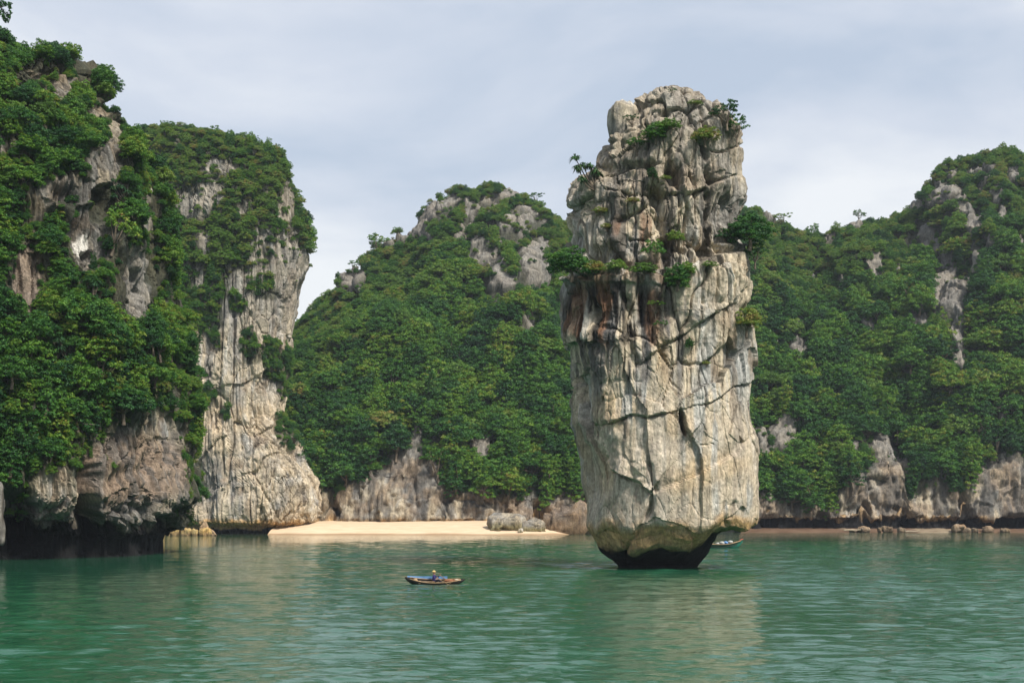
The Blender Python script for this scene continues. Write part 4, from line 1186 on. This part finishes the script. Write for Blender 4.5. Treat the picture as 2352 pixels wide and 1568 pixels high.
grow('ridge', ridge_scrub, 9000, (.4, .95), 1.5, 607, lambda u, v: random.choice(['dry_a', 'dry_b', 'round_b']))
def tower_scrub(U, V, P): return 0.4 * sstep(660, 600, V)
grow('tower', tower_scrub, 3500, (.35, .8), 1.4, 608, lambda u, v: random.choice(['dry_a', 'dry_b']))

# the 300 that show largest stand as trees of their own, the rest are the forest mass
def shows(t):
    body, p, n, s, u, v, k = t
    inside = (-20 < u < 2370) and (-20 < v < 1400)
    hid = (body == 'tower' and (u < 350 or (u < 450 and v > 760))) or (body == 'ridge' and (u < 690 or 1310 < u < 1700))
    return (s / p[1]) * (1.0 if inside and not hid else 0.0)
ALL.sort(key=lambda t: -shows(t))
KINDS_TXT = {'round': 'rounded', 'spread': 'spreading', 'open': 'thin airy', 'dry': 'yellowish', 'vine': 'hanging', 'palm': 'spiky'}
NAMES = {'dry': 'shrub', 'vine': 'creeper', 'palm': 'palm'}
LANDMARKS = {
    'left': ('on the near left cliff', [(197, 165, 'the crest spur'), (143, 205, 'the grey crest rock'), (265, 320, 'the tall grey rib'), (84, 480, 'the streaked rock'), (235, 470, 'the dark cave'),
                                        (190, 565, 'the white rock patch'), (62, 640, 'the ribbed brown pillar'), (306, 655, 'the grey stalactite face'), (60, 860, 'the dark hollow'), (400, 900, 'the canopy edge'),
                                        (300, 1090, 'the ribbed brown lower face'), (125, 1150, 'the dark lower buttress'), (240, 830, 'the middle of the canopy')]),
    'tower': ('on the second left tower', [(490, 315, 'the umbrella tree'), (450, 470, 'the bare grey patch'), (640, 555, 'the pale upper wall'), (640, 840, 'the wall bush'), (665, 985, 'the right foot'), (500, 600, 'the dark bush')]),
    'ridge0': ('on the beach hill', [(812, 640, 'the grey left knob'), (1000, 490, 'the skyline rocks'), (1200, 495, 'the summit rocks'), (1225, 632, 'the big grey outcrop'), (1105, 1030, 'the small low outcrop'),
                                                (940, 1060, 'the pale beach cliff'), (760, 950, 'the tower cleft'), (950, 750, 'the middle of its slope'), (1200, 900, 'the slope beside the stack')]),
    'ridge1': ('on the right ridge', [(1800, 1000, 'the brown outcrop'), (2030, 1030, 'the twin pale outcrops'), (2125, 545, 'the upper grey slab'), (2180, 685, 'the long grey rock scar'), (2300, 1090, 'the rounded right cliff'),
                                                       (1890, 540, 'the saddle'), (2260, 350, 'the right peak'), (1900, 800, 'the middle of its slope'), (2150, 950, 'the dark lower woods')])}
ORD = ['', 'second ', 'third ', 'fourth ', 'fifth ', 'sixth ', 'seventh ', 'eighth ', 'ninth ', 'tenth ', 'eleventh ', 'twelfth ', 'thirteenth ', 'fourteenth ', 'fifteenth ', 'sixteenth ']
def where(body, u, v):
    key = body if body != 'ridge' else ('ridge0' if u < 1320 else 'ridge1')
    of, lm = LANDMARKS[key]
    a, b, t = min(lm, key=lambda q: (q[0] - u) ** 2 + (q[1] - v) ** 2)
    dx, dy = u - a, v - b
    rel = ('right of' if dx > 0 else 'left of') if abs(dx) > abs(dy) else ('below' if dy > 0 else 'above')
    return rel + ' ' + t, of, math.hypot(dx, dy)
N_IND = 300
IND = []
for (body, p, n, s, u, v, key) in ALL[:N_IND]:
    rel, of, dist = where(body, u, v)
    big = 'large ' if s * F / p[1] > 30 else ''
    IND.append((body, p, n, s, u, v, key, rel, of, dist, big))
count = {}
for (body, p, n, s, u, v, key, rel, of, dist, big) in sorted(IND, key=lambda t: t[9]):
    kd = key.split('_')[0]
    nm = NAMES.get(kd, 'tree')
    k = count.get((big, kd, rel, of), 0); count[(big, kd, rel, of)] = k + 1
    lab = f'{ORD[min(k, 15)]}{big}{KINDS_TXT[kd]} {nm} {rel} {of}'
    loc = (p[0] + n[0] * s * .35, p[1] + n[1] * s * .35, p[2] + s * (.42 + .1 * n[2]))
    plant(nm, key, loc, s, random.uniform(0, 6.28), lab, nm, f'trees and shrubs {of}',
          (random.uniform(-.2, .2), random.uniform(-.2, .2)), (1, 1, random.uniform(.8, 1.1)))

def forest(name, items, label):
    me = bpy.data.meshes.new(name)
    keys = sorted(set(t[6] for t in items))
    n = len(items)
    co = np.array([[t[1][0] + t[2][0] * t[3] * .3, t[1][1] + t[2][1] * t[3] * .3, t[1][2] + t[3] * random.uniform(.2, .95)] for t in items], np.float32)
    me.vertices.add(n); me.vertices.foreach_set('co', co.ravel())
    def at(nm, ty, data, fld='value'):
        a = me.attributes.new(nm, ty, 'POINT'); a.data.foreach_set(fld, np.ascontiguousarray(data, np.float32 if ty != 'INT' else np.int32).ravel())
    at('size', 'FLOAT', [t[3] for t in items])
    at('sort', 'INT', [keys.index(t[6]) for t in items])
    at('turn', 'FLOAT_VECTOR', [[random.uniform(-.2, .2), random.uniform(-.2, .2), random.uniform(0, 6.28)] for t in items], 'vector')
    me.update()
    o = link(name, me)
    tag(o, label, None, None, 'stuff')
    ng = bpy.data.node_groups.new(name + '_instances', 'GeometryNodeTree')
    ng.interface.new_socket('Geometry', in_out='INPUT', socket_type='NodeSocketGeometry')
    ng.interface.new_socket('Geometry', in_out='OUTPUT', socket_type='NodeSocketGeometry')
    N, L = ng.nodes, ng.links
    gi, go = N.new('NodeGroupInput'), N.new('NodeGroupOutput')
    jn = N.new('GeometryNodeJoinGeometry')
    def attr(nm, dt):
        a = N.new('GeometryNodeInputNamedAttribute'); a.data_type = dt; a.inputs['Name'].default_value = nm
        return [s_ for s_ in a.outputs if s_.enabled][0]
    size, sort, turn = attr('size', 'FLOAT'), attr('sort', 'INT'), attr('turn', 'FLOAT_VECTOR')
    e2r = N.new('FunctionNodeEulerToRotation'); L.new(turn, e2r.inputs[0])
    for k, key in enumerate(keys):
        cmp_ = N.new('FunctionNodeCompare'); cmp_.data_type = 'INT'; cmp_.operation = 'EQUAL'
        ins = [s_ for s_ in cmp_.inputs if s_.enabled]
        L.new(sort, ins[0]); ins[1].default_value = k
        inf = N.new('GeometryNodeObjectInfo'); inf.inputs['Object'].default_value = PROTO[key]; inf.transform_space = 'ORIGINAL'
        ip = N.new('GeometryNodeInstanceOnPoints')
        L.new(gi.outputs[0], ip.inputs['Points']); L.new(cmp_.outputs[0], ip.inputs['Selection'])
        L.new(inf.outputs['Geometry'], ip.inputs['Instance']); L.new(e2r.outputs[0], ip.inputs['Rotation']); L.new(size, ip.inputs['Scale'])
        L.new(ip.outputs[0], jn.inputs[0])
    L.new(jn.outputs[0], go.inputs[0])
    md = o.modifiers.new('instances', 'NODES'); md.node_group = ng
    return o
PROTO = {}
for key, (crown, trunk) in SPECIES.items():
    PROTO[key] = bpy.data.objects.new('crown_source_' + key, crown)      # not linked: only the shape is used
rest = ALL[N_IND:]
for body, lab in [('left', 'dense green foliage covering the rest of the near left cliff'), ('tower', 'green scrub covering the rest of the second left tower'),
                  ('ridge', 'dense forest canopy covering the far ridge')]:
    it = [t for t in rest if t[0] == body]
    if it: forest('forest', it, lab)
print('plants', len(ALL), {b: sum(1 for t in ALL if t[0] == b) for b in ('left', 'tower', 'ridge')})

# --- single trees that stand out
def crest_tree(px, py, d, s, key, lab, sq=1.0, tilt=(0, 0)):
    plant('tree', key, (wx(px, d), d, wz(py, d)), s, 0.0 if tilt[1] else random.uniform(0, 6.28), lab, 'tree', None, tilt, (1, 1, sq))
crest_tree(-6, 16, 160, 1.7, 'open_a', 'tree branch tips poking in at the top left corner of the picture', 1.2, (0, 1.25))
crest_tree(488, 306, 334, 3.0, 'open_b', 'umbrella-shaped tree standing on top of the second left tower', .8)
crest_tree(868, 560, 414, 4.0, 'open_a', 'pale airy tree on the left skyline of the hill behind the beach', .8)
crest_tree(812, 608, 408, 2.0, 'open_b', 'small tree on the grey knob at the left end of the middle hill')
crest_tree(1232, 452, 420, 2.2, 'open_b', 'lone tree on the right skyline of the hill behind the beach')
crest_tree(1300, 528, 424, 1.8, 'open_b', 'thin tree on the skyline just left of the sea stack')
crest_tree(1800, 500, 436, 2.6, 'open_b', 'bare-branched tree on the saddle just right of the sea stack')
crest_tree(1972, 494, 438, 2.2, 'open_a', 'flat-crowned tree on the skyline left of the right peak', .8)
crest_tree(1868, 530, 438, 2.4, 'open_a', 'bushy skyline tree in the dip right of the sea stack')
crest_tree(708, 545, 334, 2.6, 'round_c', 'dark tree bulging from the right edge of the second left tower', 1.4)

# ------------------------------------------------------------------ boulders
def boulder(px, py, wpx, hpx, d, label, seed, group, cat='boulder', mat=None, tone=GREY, low=BROWN, dep=0.8, name='boulder'):
    """px, py: middle of its foot in the picture"""
    bm = bmesh.new(); bmesh.ops.create_icosphere(bm, subdivisions=4, radius=1.0)
    v = np.array([q.co[:] for q in bm.verts]); f = np.array([[q.index for q in t.verts] for t in bm.faces]); bm.free()
    w, h = wpx * d / F / 2, hpx * d / F
    sq = np.sign(v) * np.abs(v) ** .62
    P = sq * np.array([w, w * dep, h * .62])
    n = v
    sc = min(w, h)
    dd, ID, ID2, e1 = rock_relief(P / sc * 2.6 + seed * 13.7, 1.0, .55, .12, .10, .3, seed)
    P = P + n * (dd * sc / 2.6)[:, None]
    P[:, 2] += h * .42
    P[:, 2] = np.maximum(P[:, 2], -0.6)
    col = rock_colour(P + seed * 5, ID, ID2, .5, seed) * (tone / GREY)
    col = mixc(col, low, .75 * sstep(.55 * h, .2 * h, P[:, 2] + .15 * h * fbm(P / sc, 2, seed)))
    me = make_mesh('boulder', P, f, col)
    z = CAMZ - (py - HORIZON) * d / F
    o = link(name, me, mat or M_ROCK); o.location = (wx(px, d), d + w * dep * .6, max(z, -.1))
    tag(o, label, cat, group)
    return o
kn = boulder(Z3(556, 0)[0], Z3(0, 400)[1], 62, 72, STACK_Y - 3.2, None, 71, None, None, tone=GREY * .85, low=GREY * .8, dep=.9, name='pinnacle')
kn.location.z = wz(Z3(0, 400)[1], STACK_Y); kn.parent = STACK; kn['label'] = 'grey knob at the upper left of the stack'
ALGA = np.array([.19, .16, .06])
G1 = 'boulders at the right end of the beach'
boulder(1166, 1219, 86, 38, 312, 'broad grey boulder on the sand at the right end of the beach', 1, G1, tone=GREY * .78, low=ALGA)
boulder(1222, 1222, 52, 26, 311, 'low ochre boulder between the grey boulder and the big shore rock', 2, G1, tone=GREY * .65, low=ALGA)
boulder(1196, 1223, 12, 9, 309, 'small round stone in front of the broad grey boulder', 3, G1, tone=GREY * 1.1, low=ALGA)
boulder(1304, 1226, 106, 62, 315, 'big brown undercut shore rock just left of the sea stack', 4, G1, tone=np.array([.17, .135, .105]), low=np.array([.17, .11, .06]))
G2 = 'rocks at the foot of the second left tower'
for k, (px, w, h, lab) in enumerate([(369, 22, 19, 'leftmost mossy rock in the row beside the black notch'), (394, 26, 22, 'humped yellowish rock, second in the row beside the notch'), (426, 24, 18, 'flat ochre rock in the middle of the shore row'),
                                     (446, 16, 16, 'small ochre rock between the two flat shore rocks'), (468, 30, 18, 'long flat ochre rock beside the pointed slab')]):
    boulder(px, 1231, w, h, 298, lab, 10 + k, G2, tone=np.array([.30, .23, .11]), low=np.array([.15, .10, .06]))
def slab():
    d = 300.0
    pts = [(462, 1205), (472, 1196), (478, 1210), (488, 1218), (498, 1229), (470, 1229), (460, 1215)]
    n = len(pts); V = []
    for dy in (-.9, .9):
        for (px, py) in pts: V.append((wx(px, d), d + dy + random.uniform(-.2, .2), wz(py, d)))
    bm = bmesh.new(); vs = [bm.verts.new(q) for q in V]
    bm.faces.new(vs[:n]); bm.faces.new(vs[n:][::-1])
    for k in range(n): bm.faces.new((vs[k], vs[n + k], vs[n + (k + 1) % n], vs[(k + 1) % n]))
    bmesh.ops.triangulate(bm, faces=bm.faces[:]); bmesh.ops.subdivide_edges(bm, edges=bm.edges[:], cuts=3, use_grid_fill=True)
    bmesh.ops.recalc_face_normals(bm, faces=bm.faces[:])
    P = np.array([q.co[:] for q in bm.verts]); 
    P += .14 * np.stack([fbm(P / .8 + k * 5, 3, 700 + k) for k in range(3)], -1)
    f = np.array([[q.index for q in t.verts] for t in bm.faces if len(t.verts) == 3]); bm.free()
    me = make_mesh('rock_slab', P, f, np.broadcast_to(np.array([.34, .24, .15]), P.shape).copy(), smooth=False)
    o = link('rock_slab', me, M_ROCK); tag(o, 'pointed tan rock slab leaning on the shore below the second left tower', 'rock', G2)
slab()
G3 = 'rocks on the tidal shelf under the right cliff'
for k, (px, py, w, h, lab) in enumerate([(1985, 1221, 26, 12, 'pale flat rock on the shelf nearest the sea stack'), (2040, 1221, 24, 11, 'pale slab left of the dark cave mouth'), (2072, 1222, 18, 9, 'sand-coloured low rock before the cave mouth'),
                                         (2205, 1222, 34, 16, 'heap of pale rocks in the middle of the right shelf'), (2222, 1224, 24, 11, 'dark rock in front of the pale heap'), (2240, 1222, 16, 9, 'low grey rock right of the pale heap'),
                                         (2270, 1224, 26, 13, 'brown rock beside the rightmost pale sand'), (2310, 1222, 20, 8, 'small dark rock on the rightmost pale sand'), (2020, 1220, 10, 8, 'round grey stone on the shelf'), (1958, 1222, 14, 7, 'little dark stone by the shelf edge')]):
    boulder(px, py, w, h, 343.5, lab, 30 + k, G3, tone=np.array([.12, .10, .08]) if k % 3 else np.array([.20, .16, .12]), low=np.array([.09, .06, .04]))
boulder(-6, 1238, 26, 128, 140, 'pale grey rock edge at the far left border of the picture', 60, None, cat='rock', tone=GREY * .5, low=GREY * .4, dep=.7, name='rock_pillar')
# driftwood lying on the shelf
def log(px, py, length, rz, lab):
    d = 343.0
    v, q = tube([[-length / 2, 0, 0], [-length * .2, .1, .06], [length * .2, -.05, .02], [length / 2, .08, .12]], [.16, .2, .18, .1], 7)
    me = make_mesh('driftwood', v, q); o = link('driftwood', me, M_WOOD_GREY)
    o.location = (wx(px, d), d, max(wz(py, d), .15)); o.rotation_euler = (0, 0, rz); tag(o, lab, 'log', 'driftwood logs on the right shore')
log(1958, 1217, 4.2, .1, 'weathered driftwood log on the shelf left of the cave mouth')
log(2096, 1220, 3.4, -.15, 'short driftwood log right of the cave mouth')

# ------------------------------------------------------------------ boats
def hull_mesh(name, L, B, bow_h, stern_h, mid_h, draft, flare=.75, n=25, rake_b=.55, rake_s=.35, thick=.035):
    """x: -L/2 (bow) .. L/2 (stern); an open shell with inner and outer skin"""
    secs_o, secs_i = [], []
    m = 9
    for i in range(n):
        t = i / (n - 1) * 2 - 1
        x = t * L / 2
        wf = (1 - abs(t) ** 2.6)
        hb = max(B / 2 * wf, .02)
        top = mid_h + (bow_h - mid_h) * max(-t, 0) ** 2.2 + (stern_h - mid_h) * max(t, 0) ** 2.2
        low = -draft + (draft + (bow_h if t < 0 else stern_h) * .75) * abs(t) ** 5
        o_, i_ = [], []
        for j in range(m):
            a = j / (m - 1) * 2 - 1
            yy = hb * math.copysign(abs(a) ** .8, a)
            zz = low + (top - low) * abs(a) ** 2.4
            o_.append((x, yy, zz)); i_.append((x * .985, yy * .93, zz + (thick if abs(a) < .99 else 0)))
        secs_o.append(o_); secs_i.append(i_)
    V = np.array(secs_o + secs_i).reshape(-1, 3)
    q = grid_quads(n, m); q2 = grid_quads(n, m)[:, ::-1] + n * m
    rim = []
    for i in range(n - 1):
        for j in (0, m - 1):
            a, b = i * m + j, (i + 1) * m + j
            rim.append([a, b, b + n * m, a + n * m])
    for i in (0, n - 1):
        for j in range(m - 1):
            a, b = i * m + j, i * m + j + 1; rim.append([a, b, b + n * m, a + n * m])
    gun = [[secs_o[i][j] for i in range(n)] for j in (0, m - 1)]
    return make_mesh(name, V, np.vstack([q, q2, np.array(rim)])), gun

def box(sx, sy, sz, bev=.01):
    bm = bmesh.new(); bmesh.ops.create_cube(bm, size=1.0)
    bmesh.ops.scale(bm, vec=(sx, sy, sz), verts=bm.verts[:])
    if bev: bmesh.ops.bevel(bm, geom=bm.edges[:], offset=bev, segments=1, affect='EDGES')
    me = bpy.data.meshes.new('box'); bm.to_mesh(me); bm.free(); return me
def lump(rx, ry, rz, seed, amp=.22):
    bm = bmesh.new(); bmesh.ops.create_icosphere(bm, subdivisions=3, radius=1)
    v = np.array([q.co[:] for q in bm.verts]); f = np.array([[q.index for q in t.verts] for t in bm.faces]); bm.free()
    v = v * (1 + amp * fbm(v * 1.6 + seed * 3.1, 3, seed))[:, None] * np.array([rx, ry, rz])
    return make_mesh('lump', v, f)

BOAT_D = 98.5
bx = wx(999, BOAT_D)
boat = empty('rowboat', (bx, BOAT_D, .03), R(3)); boat.rotation_euler[0] = R(11)
tag(boat, 'small dark wooden rowboat with a blue side board and one rower', 'rowboat')
hm, gun = hull_mesh('hull', 4.15, 1.05, .50, .34, .17, .16)
link('hull', hm, M_WOOD_DARK, boat)
for g in gun:
    v, q = tube([np.array(p) + [0, 0, .015] for p in g[2:-2]], [.032] * (len(g) - 4), 6)
    link('gunwale', make_mesh('gunwale', v, q), M_WOOD_TAN, boat)
# blue painted wash board standing on the far gunwale
fg = gun[1]
idx = list(range(1, 18))
V = []
for i in idx:
    x, y, z = fg[i]
    V += [(x, y - .01, z - .02), (x, y + .03, z + .08 + .014 * min(i, 9)), (x, y + .06, z + .08 + .014 * min(i, 9)), (x, y + .02, z - .02)]
Q = []
for k in range(len(idx) - 1):
    for j in range(4): Q.append([k * 4 + j, k * 4 + (j + 1) % 4, (k + 1) * 4 + (j + 1) % 4, (k + 1) * 4 + j])
Q += [[0, 1, 2, 3], [len(V) - 4, len(V) - 3, len(V) - 2, len(V) - 1]]
link('wash_board', make_mesh('wash_board', np.array(V), np.array(Q), smooth=False), M_BLUE, boat)
for x, w in [(-1.05, .16), (-.1, .2), (1.0, .18)]:
    o = link('thwart', box(w, .86, .03), M_WOOD_TAN, boat); o.location = (x, 0, .12)
o = link('stern_deck', box(.55, .46, .03), M_WOOD_TAN, boat); o.location = (1.52, 0, .235); o.rotation_euler = (0, R(-9), 0)
o = link('floor_boards', box(2.7, .55, .025), M_WOOD_TAN, boat); o.location = (0, 0, -.06)
for x, y in [(.62, -.40), (.62, .40)]:
    v, q = tube([[x, y, .12], [x, y, .36]], [.02, .018], 6)
    link('oar_post', make_mesh('oar_post', v, q), M_WOOD_TAN, boat)
def cargo(name, me, mat, x, y, z, lab, cat, rz=0):
    o = link(name, me, mat); o.location = (bx + x, BOAT_D + y, z); o.rotation_euler = (0, 0, rz); tag(o, lab, cat, 'things lying in the rowboat')
cargo('wicker_basket', lump(.17, .17, .15, 3, .1), M_WOOD_TAN, -1.35, -.08, .26, 'tan basket in the bow of the rowboat', 'basket')
cargo('fishing_net', lump(.34, .26, .13, 5, .3), M_NET, 1.05, -.1, .24, 'heap of orange-brown net in the stern of the rowboat', 'net')
cargo('cloth_bundle', lump(.17, .14, .07, 8, .25), M_WOOD_GREY, 1.48, .0, .30, 'pale bundle on the stern deck of the rowboat', 'bundle')
cargo('plank', box(1.5, .14, .03), M_WOOD_TAN, -.75, -.18, .19, 'loose tan plank lying along the rowboat', 'plank', .02)

def skin_person(loc):
    me = bpy.data.meshes.new('person')
    J = {'pel': (0, 0, .20, .145), 'wst': (.0, 0, .34, .135), 'chs': (.02, 0, .52, .155), 'nck': (.03, -.01, .68, .055), 'jaw': (.045, -.015, .745, .075), 'hed': (.04, -.01, .83, .095), 'top': (.03, -.01, .91, .075),
         'shL': (.03, -.17, .60, .07), 'elL': (.05, -.30, .42, .052), 'wrL': (.20, -.22, .44, .036), 'haL': (.27, -.20, .46, .040),
         'shR': (.05, .17, .60, .07), 'elR': (.27, .24, .46, .052), 'wrR': (.40, .14, .60, .036), 'haR': (.44, .11, .65, .040),
         'hpL': (.04, -.10, .18, .10), 'knL': (.40, -.17, .33, .075), 'anL': (.56, -.16, .02, .05), 'toL': (.70, -.17, .0, .04),
         'hpR': (.04, .10, .18, .10), 'knR': (.42, .15, .32, .075), 'anR': (.60, .15, .02, .05), 'toR': (.74, .16, .0, .04)}
    names = list(J)
    E = [('pel', 'wst'), ('wst', 'chs'), ('chs', 'nck'), ('nck', 'jaw'), ('jaw', 'hed'), ('hed', 'top'), ('chs', 'shL'), ('shL', 'elL'), ('elL', 'wrL'), ('wrL', 'haL'), ('chs', 'shR'), ('shR', 'elR'), ('elR', 'wrR'), ('wrR', 'haR'),
         ('pel', 'hpL'), ('hpL', 'knL'), ('knL', 'anL'), ('anL', 'toL'), ('pel', 'hpR'), ('hpR', 'knR'), ('knR', 'anR'), ('anR', 'toR')]
    coords = [list(J[k][:3]) for k in names]; rad = [J[k][3] for k in names]; edges = [(names.index(a), names.index(b)) for a, b in E]
    # fingers curled round the oar handle and a thumb, each a short chain rooted in the hand
    for h, sgn in (('haL', -1), ('haR', 1)):
        p = np.array(J[h][:3])
        for f_ in range(5):
            o_ = np.array([.035, .0, .018 - .016 * f_]) if f_ < 4 else np.array([.0, -.02 * sgn, .03])
            q1 = p + o_; q2 = q1 + (np.array([.028, -.022, -.004]) if f_ < 4 else np.array([.03, -.01, .012])); q3 = q2 + np.array([-.01, -.03, -.006])
            k0 = len(coords)
            for q_, r_ in ((q1, .011), (q2, .010), (q3, .008)): coords.append(list(q_)); rad.append(r_)
            edges += [(names.index(h), k0), (k0, k0 + 1), (k0 + 1, k0 + 2)]
    me.from_pydata(coords, edges, []); me.update()
    o = link('person', me, M_SKIN)
    o.location = loc
    md = o.modifiers.new('skin', 'SKIN'); md.use_smooth_shade = True
    for k, r_ in enumerate(rad): me.skin_vertices[0].data[k].radius = (r_, r_)
    me.skin_vertices[0].data[0].use_root = True
    ss = o.modifiers.new('sub', 'SUBSURF'); ss.levels = 1; ss.render_levels = 1
    dg = bpy.context.evaluated_depsgraph_get()
    baked = bpy.data.meshes.new_from_object(o.evaluated_get(dg))
    o.modifiers.clear(); o.data = baked
    baked.materials.clear()
    for mm in (M_SKIN, M_CLOTH, M_TROUSERS): baked.materials.append(mm)
    hands = [np.array(J['haL'][:3]), np.array(J['haR'][:3])]
    for pl in baked.polygons:
        c = np.array(pl.center); pl.use_smooth = True
        skin = c[2] > .685 or min(np.linalg.norm(c - h) for h in hands) < .085 or (c[0] > .58 and c[2] < .06)
        leg = (c[2] < .24) or (c[0] > .16 and c[2] < .40 and abs(c[1]) < .27 and not (c[1] < -.18 and c[2] > .37))
        pl.material_index = 0 if skin else (2 if leg else 1)
    tag(o, 'rower in a navy jacket and straw hat sitting in the small rowboat', 'person')
    # face, hair, hat
    def ball(nm, c, r, mat, sub=2):
        bm = bmesh.new(); bmesh.ops.create_icosphere(bm, subdivisions=sub, radius=1); bmesh.ops.scale(bm, vec=r, verts=bm.verts[:])
        m_ = bpy.data.meshes.new(nm); bm.to_mesh(m_); bm.free(); b_ = link(nm, m_, mat, o); b_.location = c; return b_
    ball('nose', (.105, -.075, .79), (.02, .02, .024), M_SKIN)
    for s_ in (-1, 1): ball('eye', (.085 + .025 * s_, -.085 + .022 * s_, .822), (.011, .011, .011), M_HAIR, 1)
    ball('mouth', (.095, -.068, .755), (.02, .012, .007), M_RED, 1)
    ball('hair', (.018, .012, .855), (.105, .105, .085), M_HAIR)
    prof = [(.0, .985), (.05, .975), (.105, .93), (.12, .885), (.155, .872), (.16, .862), (.125, .872), (.10, .885)]
    V, Q = [], []
    k = 16
    for (r_, z_) in prof:
        for j in range(k): V.append((.03 + r_ * math.cos(6.2832 * j / k), -.01 + r_ * math.sin(6.2832 * j / k), z_))
    for i in range(len(prof) - 1):
        for j in range(k): Q.append([i * k + j, i * k + (j + 1) % k, (i + 1) * k + (j + 1) % k, (i + 1) * k + j])
    link('hat', make_mesh('hat', np.array(V), np.array(Q)), M_STRAW, o)
    return o
pz = -.02
skin_person((bx - .10, BOAT_D + .02, pz))
def oar(a, b, lab):
    a, b = np.array(a), np.array(b)
    o = empty('oar', tuple(a)); tag(o, lab, 'oar', 'oars of the rowboat')
    v, q = tube([[0, 0, 0], (b - a) * .5, (b - a)], [.02, .02, .016], 7)
    link('shaft', make_mesh('shaft', v, q), M_WOOD_TAN, o)
    u = (b - a) / np.linalg.norm(b - a); e_ = (b - a)
    s_ = np.cross(u, [0, 1, 0]); s_ /= np.linalg.norm(s_)
    V = []
    for t, w in ((-.02, .02), (.14, .07), (.42, .075), (.5, .05)):
        for sg in (-1, 1):
            for dy in (-.012, .012): V.append(e_ + u * t + s_ * w * sg + np.array([0, dy, 0]))
    Q = []
    for k in range(3):
        b0, b1 = k * 4, k * 4 + 4
        Q += [[b0, b0 + 1, b1 + 1, b1], [b0 + 1, b0 + 3, b1 + 3, b1 + 1], [b0 + 3, b0 + 2, b1 + 2, b1 + 3], [b0 + 2, b0, b1, b1 + 2]]
    Q += [[0, 1, 3, 2], [12, 14, 15, 13]]
    link('blade', make_mesh('blade', np.array(V), np.array(Q), smooth=False), M_WOOD_TAN, o)
oar((bx + .16, BOAT_D - .20, pz + .47), (bx + .92, BOAT_D - .72, .02), 'near wooden oar dipping into the water beside the rowboat')
oar((bx + .33, BOAT_D + .11, pz + .66), (bx + 1.02, BOAT_D + .85, .06), 'far wooden oar held in the raised hand of the rower')

# moored green boat half hidden behind the stack
B2D = 196.0
b2x = wx(1706, B2D) - 3.1
boat2 = empty('fishing_boat', (b2x, B2D, 0), R(180))
tag(boat2, 'green wooden boat loaded with sacks, half hidden behind the foot of the stack', 'boat')
hm, gun = hull_mesh('hull', 6.2, 1.7, 1.18, .75, .50, .25)
link('hull', hm, M_GREEN, boat2)
for g in gun:
    v, q = tube([np.array(p) + [0, 0, .02] for p in g[1:-1]], [.05] * (len(g) - 2), 6)
    link('gunwale', make_mesh('gunwale', v, q), M_WOOD_TAN, boat2)
V = []
for k, p in enumerate(gun[0][2:-2]): V.append((p[0], p[1], p[2]))
for g, sg in ((gun[0], -1), (gun[1], 1)):
    v, q = tube([np.array(p) * [1, .96, 1] + [0, sg * .0, -.34 * (1 - abs(k / 12 - 1) * .3)] for k, p in enumerate(g) if 2 < k < 22], [.035] * 19, 5)
    link('rubbing_strake', make_mesh('rubbing_strake', v, q), M_WOOD_DARK, boat2)
o = link('bow_cap', lump(.28, .16, .10, 4, .08), M_RED, boat2); o.location = (-2.92, 0, 1.17); o.rotation_euler = (0, R(18), 0)
o = link('foredeck', box(1.1, .8, .05), M_WOOD_TAN, boat2); o.location = (-2.2, 0, .82); o.rotation_euler = (0, R(15), 0)
for k, (x, z, r_, m_, lab) in enumerate([(1.35, .84, .30, M_WHITE, 'white sack in the bow of the moored green boat'), (.75, .76, .26, M_BLUE_TARP, 'blue tarp bundle between the sacks in the green boat'), (.2, .70, .32, M_WHITE, 'larger white sack in the middle of the green boat'),
                                         (-.4, .62, .22, M_WHITE, 'small pale sack nearest the stack in the green boat')]):
    o = link('sack', lump(r_ * 1.2, r_, r_ * .75, 20 + k, .2), m_); o.location = (b2x + x, B2D - .2, z); tag(o, lab, 'sack', 'sacks in the green boat')

# ------------------------------------------------------------------ pale building on the far hill
bd = 438.0
bld = empty('building', (wx(733, bd), bd, wz(720, bd) - 3))
tag(bld, 'pale flat-roofed building peeping over the trees left of the middle hill', 'building')
o = link('wall', box(5.2, 5.0, 6.2, .02), M_PLASTER, bld); o.location = (0, 0, 2.2)
o = link('roof', box(5.9, 5.7, .35, .03), M_PLASTER, bld); o.location = (0, 0, 5.48)
for x in (-1.5, .2):
    o = link('window', box(.9, .08, 1.0, .01), M_GLASS_DARK, bld); o.location = (x, -2.52, 4.0)

# ------------------------------------------------------------------ air
HAZE = 0.00011
if HAZE > 0:
    hz = link('haze', box(5100, 5100, 112, 0)); hz.location = (0, 0, 50.0)
    hz['kind'] = 'stuff'; hz['label'] = 'thin bluish sea haze'
    m = bpy.data.materials.new('haze_air'); m.use_nodes = True
    N = m.node_tree.nodes; N.clear()
    ho = N.new('ShaderNodeOutputMaterial'); pv = N.new('ShaderNodeVolumePrincipled')
    pv.inputs['Color'].default_value = (0.80, 0.88, 1.0, 1); pv.inputs['Density'].default_value = HAZE
    pv.inputs['Anisotropy'].default_value = 0.2
    m.node_tree.links.new(pv.outputs[0], ho.inputs['Volume'])
    hz.data.materials.append(m)
